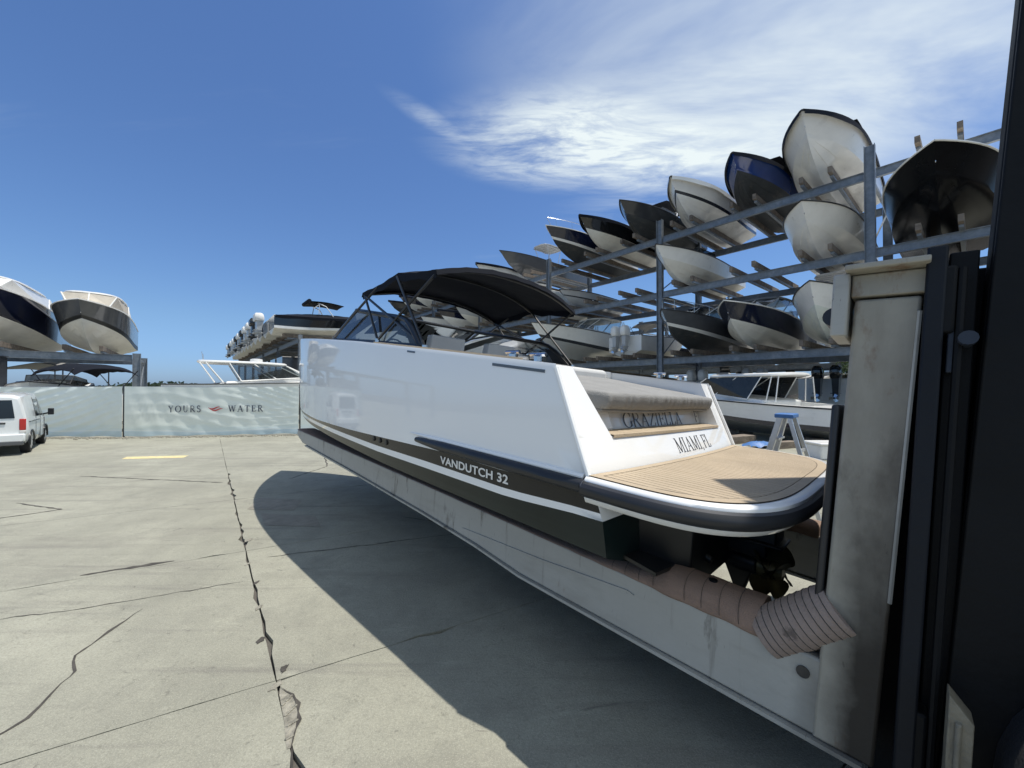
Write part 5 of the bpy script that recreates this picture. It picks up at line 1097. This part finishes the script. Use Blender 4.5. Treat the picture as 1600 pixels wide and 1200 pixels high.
def fence_disp(u, z, L_, k):
    r = 0
    for (cx, cz, ang, wd, fr, am) in ([(.95, .9, -.30, .9, 16, .03), (.55, .5, -.38, 1.4, 11, .035), (.25, .6, -.22, 1.2, 9, .02)] if k == 1 else [(.9, .95, .28, .9, 13, .03), (.97, .3, -.1, .6, 17, .025), (.45, .5, .1, 1.6, 6, .012), (.08, .5, 1.3, .5, 14, .012)]):
        dx, dz = u-cx*L_, z-cz*HF; q = dx*math.sin(ang)+dz*math.cos(ang); g = math.exp(-((dx/(wd*2.2))**2+(dz/(wd*1.1))**2)); ph = math.sin(q*fr+1.3*math.sin(dx*1.1)+.8*math.sin(q*3)); r += am*g*(1-abs(ph))**1.5*1.5-am*g*.5
    return r+.02*math.sin(u*1.7+k)*math.sin(z*1.4)+.006*math.sin(u*9+z*5)
FP = []
for k in range(len(fpts)-1):
    a, b = np.array(fpts[k]), np.array(fpts[k+1]); L_ = np.linalg.norm(b-a); d = (b-a)/L_; n_ = np.array([d[1], -d[0]])
    nu = int(L_/.075); G = []
    for j in range(31):
        z = .05+(HF-.05)*j/30; row = []
        for i in range(nu+1):
            u = .04+(L_-.08)*i/nu; e = min(1, min(u, L_-u)/.5); w = fence_disp(u, z, L_, k)*e; sagt = (-.03*math.sin(math.pi*u/L_)*(1 if j == 30 else j/30)); p = a+d*u+n_*(w+.035)
            row.append((p[0], p[1], z+sagt-(.03*math.sin(u*2.1)**2 if j == 0 else 0)))
        G.append(row)
    o = MB().grid(G).build('banner_panel', M_BAN, None, smooth=60); o.parent = FE; o.matrix_parent_inverse = Matrix.Translation((15.7, -15.75, 0)); FP.append((a, d, n_, L_, o))
for k, p in enumerate(fpts):
    pm = MB().tube([(p[0], p[1], 0), (p[0], p[1], HF+.06)], .035, 10); pm.ball((p[0], p[1], HF+.06), .042); o = pm.build('fence_post', M_DGREY, FE); o.matrix_parent_inverse = Matrix.Translation((15.7, -15.75, 0))
for k in range(len(fpts)-1):
    a, b = fpts[k], fpts[k+1]; o = MB().tube([(a[0], a[1]+.03, HF-.03), (b[0], b[1]+.03, HF-.03)], .024, 8).build('top_rail', M_GALV, FE); o.matrix_parent_inverse = Matrix.Translation((15.7, -15.75, 0))
    vs = []
M_TXT = mat('banner_ink', (.035, .045, .08), .6, var=.1); M_TXR = mat('banner_red_ink', (.50, .03, .035), .6, var=.1)
a, d, n_, L_, pn = FP[2]
def fpt(u, z, off=.085): p = a+d*u+n_*off; return (p[0], p[1], z)
for txt, u0, w in (('YOURS', 1.66, 1.20), ('WATER', 3.90, 1.34)):
    tw = sum(GLYPH[c][0]+.22 for c in txt)-.22; h = .265; sc_ = w/(tw*h)
    mb_ = serif_text(txt, fpt(u0, 1.0), (d[0], d[1], 0), (0, 0, 1), h, sc_, .22, .002, wt=1.35)
    o = mb_.build('lettering', M_TXT, pn, smooth=0)
wv = MB()
for s_, zo, lo_, hi_ in ((1, 1.165, 3.12, 3.60), (1, 1.095, 3.20, 3.70)):
    up_, dn = [], []
    for i in range(15):
        f = i/14; u = lo_+(hi_-lo_)*f; zz = zo+.042*math.sin(2*math.pi*f*.95+2.6); th = .05*math.sin(math.pi*f)**.7; up_.append(fpt(u, zz+th/2, .088)); dn.append(fpt(u, zz-th/2, .088))
    wv.grid([up_, dn])
wv.build('wave_logo', M_TXR, pn, smooth=0)
mb_ = MB().grid([[fpt(.5, 1.13, .083), fpt(3.3, 1.13, .083)], [fpt(.5, 1.137, .083), fpt(3.3, 1.137, .083)]])

# ------------------------------------------------------------------ the white van
VL, VW, VH = 4.35, 1.72, 1.84
vh = np.array([-.70, .714]); VM = place((-15.15, 11.05), vh, 0)
VN = thing('delivery_van', 'small white van with dark rear windows parked at the fence', 'van', M=VM)
M_VAN = mat('white_van_paint', (.72, .74, .73), .18, var=.03, coat=.6, spots=[((.45,.43,.38), (1,1,.4), 2.5, .58, .8, .4)])
M_VGL = mat('van_glass', (.012, .016, .02), .05, var=.1, spec=.8)
vs = []   # stations: x, half width low, half width belt, half width roof, z bottom, z belt, z roof
ST = [(0,.78,.80,.66,.42,1.02,1.72),(.06,.82,.845,.70,.36,1.02,1.80),(.5,.85,.86,.73,.30,1.02,1.84),(1.4,.86,.86,.74,.27,1.0,1.86),(2.3,.86,.86,.73,.27,.99,1.85),(2.8,.86,.855,.70,.27,.985,1.79),(3.25,.86,.85,.62,.27,.98,1.52),(3.62,.85,.82,.72,.27,.97,1.06),(4.0,.83,.78,.68,.30,.88,.94),(4.25,.76,.70,.60,.33,.74,.80),(4.35,.62,.60,.52,.36,.58,.66)]
body = MB(); rows = []
for x, wl_, wb_, wr_, z0, z1, z2 in ST:
    h = [(wl_*.92, z0), (wl_, z0+.10), (wb_, (z0+z1)/2), (wb_, z1), (lerp(wb_, wr_, .55), lerp(z1, z2, .58)), (wr_, z2-.09*(z2-z1)), (wr_*.80, z2-.01), (0, z2+.015)]
    rows.append([(x, -y, z) for y, z in h]+[(x, y, z) for y, z in h[::-1][1:]])
body.grid(rows); body.add(rows[0], [tuple(range(15))]); body.add(rows[-1], [tuple(range(15))]); body.build('body', M_VAN, VN, bevel=.02, smooth=40)
def vside(x, z):
    xs = [s[0] for s in ST]; wb_, wr_, z1, z2 = (interp(x, xs, [s[k] for s in ST]) for k in (2, 3, 5, 6)); f = (z-z1)/(z2-z1)
    return interp(f, [0, .58, .91], [wb_, lerp(wb_, wr_, .55), wr_]) if f > 0 else wb_
for s in (1, -1):
    for pts_, nm in (([(.55, 1.10), (1.35, 1.08), (1.35, 1.64), (.62, 1.64)], 'side_window'), ([(1.50, 1.08), (2.20, 1.07), (2.16, 1.64), (1.50, 1.64)], 'side_window'), ([(2.32, 1.06), (3.10, 1.05), (2.92, 1.42), (2.62, 1.62), (2.30, 1.63)], 'side_window')):
        if s < 0 and nm == 'side_window' and pts_[0][0] < .6: continue
        mb_ = MB().add([(x, s*(vside(x, z)+.006), z) for x, z in pts_], [tuple(range(len(pts_)))]); mb_.build(nm, M_VGL, VN, smooth=0)
    mb_ = MB()
    for x, z0, z1 in ((1.42, .36, 1.7), (2.26, .36, 1.68), (3.2, .45, 1.05)): mb_.tube([(x, s*(vside(x, z)+.002), z) for z in np.linspace(z0, z1, 7)], .006, 4)
    mb_.tube([(.3, s*.862, .97), (2.2, s*.866, .955)], .022, 6); mb_.build('door_seam', M_MGREY, VN)
    for x in (.72, 3.42):
        cz_ = .315; wlm = MB(); r = .315; G = [[(x+q*math.cos(t), s*(.70+dy), cz_+q*math.sin(t)) for t in [2*math.pi*k/28 for k in range(28)]] for dy, q in ((-.05, r*.6), (-.05, r*.95), (.0, r), (.10, r), (.15, r*.95), (.155, r*.66))]
        wo = wlm.grid(G, 0, False, True).build('wheel', M_TYRE, VN, smooth=35)
        rim = MB().tube([(x, s*.78, cz_), (x, s*.85, cz_)], [r*.66, r*.62], 24)
        for k in range(7): t = 2*math.pi*k/7; rim.box((x+r*.38*math.cos(t)-.03, min(s*.85, s*.862), cz_+r*.38*math.sin(t)-.03), (x+r*.38*math.cos(t)+.03, max(s*.85, s*.862), cz_+r*.38*math.sin(t)+.03))
        rim.build('rim', M_ALU, wo)
        aw = MB().tube([(x+.37*math.cos(t), s*.858, cz_+.37*math.sin(t)) for t in np.linspace(-.15, math.pi+.15, 18)], .03, 6); aw.build('wheel_arch', M_BLK, VN)
        wb2 = MB().tube([(x, s*.845, cz_+.02), (x, s*.868, cz_+.02)], .355, 26); wb2.build('wheel_well', M_BLK, VN) if False else None
    lt = MB().hexa([(-.012,s*.70,.72),(.20,s*.868,.72),(.20,s*.872,1.02),(-.012,s*.70,1.02),(-.0,s*.68,.74),(.19,s*.85,.74),(.19,s*.85,1.0),(0,s*.68,1.0)]) if False else MB().box((-.02, min(s*.70, s*.83), .74), (.07, max(s*.70, s*.83), 1.08)); lt.build('tail_light', M_RED, VN, bevel=.02)
    lt2 = MB().box((-.022, min(s*.70, s*.83), .66), (.07, max(s*.70, s*.83), .735)); lt2.build('reverse_light', M_SEAT, VN, bevel=.015)
    mr = MB().box((2.86, min(s*.96, s*1.10), 1.05), (2.98, max(s*.96, s*1.10), 1.28)); mr.tube([(2.95, s*.84, 1.08), (2.93, s*.98, 1.12)], .03, 6); mr.build('side_mirror', M_BLK, VN, bevel=.03)
MB().add([(.013,-.60,1.12),(.013,.60,1.12),(.045,.54,1.62),(.045,-.54,1.62)], [(0,1,2,3)]).grid([[(-.012,-.62,1.10),(-.012,.62,1.10)],[(.0,-.56,1.64),(.0,.56,1.64)]]).build('rear_window', M_VGL, VN, smooth=0)
MB().box((-.02, -.45, .93), (.03, .45, .99)).build('tailgate_trim', M_DGREY, VN, bevel=.01)
MB().box((-.018, -.26, .74), (.02, .26, .88)).build('number_plate', M_LGREY, VN, bevel=.004)
bp_ = MB().box((-.10, -.83, .40), (.15, .83, .64)); bp_.build('rear_bumper', M_VAN, VN, bevel=.04, seg=3); MB().box((-.105, -.80, .30), (.12, .80, .44)).build('bumper_lower', M_MGREY, VN, bevel=.03)
MB().hexa([(3.30,-.66,1.10),(3.50,-.70,1.06),(3.50,.70,1.06),(3.30,.66,1.10),(2.90,-.58,1.70),(2.94,-.60,1.72),(2.94,.60,1.72),(2.90,.58,1.70)]).build('windscreen', M_VGL, VN)

# ------------------------------------------------------------------ things on the ground between the yacht and the rack
LD = thing('step_ladder', 'aluminium step ladder with blue top standing beyond the swim platform', 'step ladder', loc=(4.15, 5.85, 0), rot=(0, 0, math.radians(-48)))
M_BLUEP = mat('blue_plastic', (.06, .16, .38), .5, var=.1)
hl = 1.56
for s in (-1, 1):
    y0, y1 = s*.27, s*.13
    rb_ = MB(); rb_.hexa([(-.50,y0-.035,0),(-.42,y0-.035,0),(-.42,y0+.035,0),(-.50,y0+.035,0),(-.10,y1-.03,hl),(-.02,y1-.03,hl),(-.02,y1+.03,hl),(-.10,y1+.03,hl)]); rb_.build('front_rail', M_ALU, LD, smooth=0, bevel=.006)
    r2 = MB(); r2.hexa([(.44,y0-.022,0),(.49,y0-.022,0),(.49,y0+.022,0),(.44,y0+.022,0),(.03,y1-.02,hl),(.08,y1-.02,hl),(.08,y1+.02,hl),(.03,y1+.02,hl)]); r2.build('rear_rail', M_ALU, LD, smooth=0)
for k in range(1, 5):
    z = .31*k; x = lerp(-.46, -.06, z/hl); w = lerp(.27, .13, z/hl); MB().box((x-.05, -w, z-.015), (x+.07, w, z+.012)).build('tread', M_ALU, LD, smooth=0)
for k in (1, 3): z = .36*k; x = lerp(.465, .055, z/hl); w = lerp(.27, .13, z/hl); MB().box((x-.012, -w, z-.02), (x+.012, w, z+.02)).build('rear_brace', M_ALU, LD, smooth=0)
tp = MB().box((-.13, -.165, hl-.01), (.11, .165, hl+.055)); tp.build('ladder_top', M_BLUEP, LD, bevel=.015)
for y in (-.09, .02, .11): MB().tube([(-.1315, y, hl+.02), (-.1305, y, hl+.02)], .022, 12).build('tool_hole', M_WHITE2, LD)
tb = MB().hexa([(7.6,13.6,0.0),(9.0,14.3,0.0),(8.8,14.7,0.0),(7.4,14.0,0.0),(7.6,13.6,.26),(9.0,14.3,.26),(8.8,14.7,.26),(7.4,14.0,.26)])
tag(tb.build('timber_block', M_WOOD, bevel=.01), 'weathered timber beam on the ground just beyond the yacht transom', 'timber')
G = [[(7.75+.095*i+.05*math.sin(j), 12.6+.08*j+.02*i, max(.01, .13*math.sin(math.pi*i/11)*math.sin(math.pi*j/7)+.10*math.sin(i*1.3+j*.9)*.4+.08)) for i in range(12)] for j in range(8)]
tag(MB().grid(G).build('tarpaulin', M_BLUEP, smooth=50), 'crumpled blue tarpaulin lying beside the step ladder', 'tarpaulin')
tb = MB().hexa([(8.6,12.6,.0),(10.2,13.2,.0),(10.1,13.45,.0),(8.5,12.85,.0),(8.6,12.6,.22),(10.2,13.2,.22),(10.1,13.45,.22),(8.5,12.85,.22)])
tag(tb.build('timber_block', M_WOOD, bevel=.01), 'short timber beam lying behind the legs of the step ladder', 'timber')
CBX = MB().box((8.55, 10.75, .0), (9.55, 11.35, .40)); cbo = CBX.build('storage_box', M_WHITE2, bevel=.04, seg=3); tag(cbo, 'white plastic storage box beyond the teak platform corner', 'box')
MB().box((8.5, 10.7, .402), (9.6, 11.4, .47)).build('lid', M_WHITE2, cbo, bevel=.03)
# white cabin boat on blocks in front of the rack
gb, gsh, gpts = boat('white cabin boat with dark windscreen and navy bow cushion standing on the ground', place((11.6, 12.6), (-.42, .907), .12, .012), L=10.2, B=2.9, cb=M_LGREY, ct=M_WHITE2, stripe=M_NAVY, zs=1.22, zb=1.72, deadrise=20, n=30, bowfull=2.5, flare=.35, rubm=M_BLK,
   cabin=dict(top=M_WHITE2, h=.92, x0=.27, x1=.60, glass=M_BGLASS, pillar=.020, fwd=.05, aft=.7), outboards=2, cowl=M_BLACKG)
cu = MB(); G = []
for i in range(9):
    x = 6.35+1.6*i/8; ys, z = gsh(x); G.append([(x, .62*(ys)*f*(1-.25*i/8), z+.09+.10*math.sin(math.pi*min(1, (i+.6)/8.5))*(1-abs(f)**3)) for f in np.linspace(-1, 1, 9)])
cu.grid(G).build('bow_cushion', M_CANVAS, gb, smooth=50)
regp = [r for r in gpts]
xx = 7.9; ys, z = gsh(xx); ys2, z2 = gsh(xx-1.2)
block_text('FL 2658 PN', 'lettering', frame((xx, ys-.055, z-.30), (-1.2, ys2-ys, z2-z), (0, .12, 1)), .17, M_INK, gb, bold=.02, sx=1.05)
for bx in (1.2, 4.4):
    for s in (-1, 1):
        p = np.array((11.55, 12.7))+np.array((-.42, .907))*bx+np.array((-.907, -.42))*.55*s; mb_ = MB().box((p[0]-.2, p[1]-.2, 0), (p[0]+.2, p[1]+.2, .26)); tag(mb_.build('boat_block', M_WOOD, bevel=.01), 'wooden block under the white cabin boat hull, %s the stern on its %s side' % ('near' if bx < 2 else 'away from', 'yard' if s > 0 else 'rack'), 'timber', 'blocks under the white cabin boat')

# ------------------------------------------------------------------ boats and gear behind the fence
GF = 'boats standing behind the banner fence'
sb, ssh, _ = boat('white sport fishing boat with hardtop behind the fence at the yacht bow', place((-17.2, 19.2), (.80, .60), .42, .0), L=11.5, B=3.2, zs=1.78, zb=2.12, n=24, group=GF, rail=True, rubm=M_DGREY,
    cabin=dict(top=M_WHITE2, h=.98, x0=.22, x1=.52, glass=M_GLASS, radar=[(.33, .14, .30)], aft=1.3))
ot = MB()
for s in (1, -1): ot.tube([(1.5, s*.8, 3.0), (1.45, s*.8, 3.4)], .012, 5)
ot.build('outrigger', M_ALU, sb)
boat('white runabout with black bimini behind the left fence panel', place((-17.7, 17.4), (-.96, .28), .42), L=7.6, B=2.5, zs=1.25, zb=1.6, n=18, group=GF, bimini=(M_BCANVAS, 1.36, .08, .48), screen=True)
boat('white open boat low behind the fence left of the black bimini', place((-22.0, 17.2), (-.95, .3), .35), L=7.2, B=2.4, zs=1.3, zb=1.75, n=18, group=GF, screen=True, outboards=1, cowl=M_BLACKG)
boat('small white boat beyond the black bimini by the rack post', place((-22.0, 22.5), (.5, .86), .35), L=7.8, B=2.5, zs=1.25, zb=1.7, n=18, group=GF, screen=True)
boat('white boat on the ground under the low rack', place((-25.5, 22.6), (.64, -.768), .35), L=8.5, B=2.7, zs=1.5, zb=1.95, n=18, group=GF, screen=True)
AW = thing('shade_canopy', 'grey peaked fabric shade above the fence by the dark post', 'shade canopy', loc=(-30.4, 26.0, .35))
cp = MB(); G = [[(lerp(-2.2, 2.2, i/12), -1.6+3.2*j/6, 2.95+.45*(1-abs(i/12*2-1.25)/1.25)-.12*abs(j/3-1)) for i in range(13)] for j in range(7)]
cp.grid(G); cp.grid([[(a, b, c-.03) for a, b, c in r] for r in G]); cp.build('canopy', M_GCANVAS, AW, smooth=50)
for x in (-1.9, 1.9):
    for y in (-1.4, 1.4): MB().tube([(x, y, 0), (x, y, 2.98)], .035, 8).build('pole', M_MGREY, AW)
PT = MB().box((-25.35, 18.6, 0), (-24.85, 19.1, 3.5)); PT.box((-25.42, 18.53, 3.5), (-24.78, 19.17, 3.56)); tag(PT.build('dark_post', M_DGREY, bevel=.02), 'dark square post standing up behind the left end of the fence', 'post')
SHD = thing('site_container', 'low grey metal container behind the fence above the van', 'container', loc=(-27.4, 17.9, 0))
MB().box((-2.4, -1.1, 0), (2.3, 1.1, 2.74)).build('shell', M_LGREY, SHD, bevel=.02)
rbm = MB()
for k in range(20): rbm.box((-2.3+k*.23, -1.14, .1), (-2.18+k*.23, -1.10, 2.6))
rbm.build('corrugation', M_LGREY, SHD, smooth=0); MB().box((-2.45, -1.15, 2.743), (2.35, 1.15, 2.83)).build('roof', M_MGREY, SHD, bevel=.01)
DSH = MB().tube([(-26.6, 17.9, 2.83), (-26.6, 17.9, 3.1)], .05, 8); DSH.tube([(-26.6, 17.9, 3.05), (-26.6, 17.9, 3.12), (-26.6, 17.9, 3.3), (-26.6, 17.9, 3.38)], [.25, .55, .66, .60], 20); tag(DSH.build('roof_vent', M_LGREY), 'round grey vent on top of the low container', 'vent')

# ------------------------------------------------------------------ far trees
M_LEAF = mat('far_foliage', (.045, .07, .035), .8, var=.5, nscale=.4); M_BARK = mat('bark', (.10, .08, .06), .9)
tl = MB()
for _ in range(5200):
    t = rng.random(); x = lerp(-190, -40, t); y = 175+rng.normal(0, 5); top = 2.9+.9*math.sin(x*.11)+.7*math.sin(x*.37+1)+.5*math.sin(x*1.1); z = rng.random()**.6*max(2., top); s_ = rng.uniform(.5, 1.3); a = rng.random()*6.28; b_ = rng.uniform(-1, 1)
    c, s2 = math.cos(a)*s_, math.sin(a)*s_; tl.add([(x-c, y-s2, z-b_*s_*.5), (x+c*.3, y+s2*.3, z+s_*.6), (x+c, y+s2, z+b_*s_*.4), (x, y, z-s_*.6)], [(0,1,2,3)])
o = tl.build('treeline', M_LEAF, smooth=0); o['kind'] = 'stuff'; o['label'] = 'low dark treeline on the horizon beyond the aisle'
def tree(p, h, r, label):
    T = thing('tree', label, 'tree', loc=(p[0], p[1], 0)); tk = MB(); tk.tube([(0,0,0),(.1,.05,h*.3),(0,.1,h*.62)], [.22,.16,.08], 8)
    for k in range(5): a = k*1.3; tk.tube([(.05,.05,h*(.32+.06*k)), (r*.5*math.cos(a), r*.5*math.sin(a), h*(.6+.05*k))], [.08,.03], 6)
    tk.build('trunk', M_BARK, T); cr = MB()
    for _ in range(2600):
        k = rng.integers(0, 9); a = k*2.4; cx, cy, cz_ = r*.55*math.cos(a)*(k > 0), r*.55*math.sin(a)*(k > 0), h*(.62+.10*math.sin(k*1.7)); v = rng.normal(0, 1, 3); v *= (rng.random()**.33)*r*.5/np.linalg.norm(v); q = np.array((cx, cy, cz_))+v; s_ = rng.uniform(.07, .16); e1 = rng.normal(0, 1, 3); e1 /= np.linalg.norm(e1); e2 = np.cross(e1, rng.normal(0, 1, 3)); e2 /= np.linalg.norm(e2)
        cr.add([q-e1*s_, q+e2*s_*.5, q+e1*s_, q-e2*s_*.5], [(0,1,2,3)])
    cr.build('crown', mat('leaf_green', (.055, .10, .03), .7, var=.5, nscale=2), T, smooth=0)
tree((21.5, 22.5), 5.2, 2.2, 'green bushy tree seen through the rack beside the forklift shank')
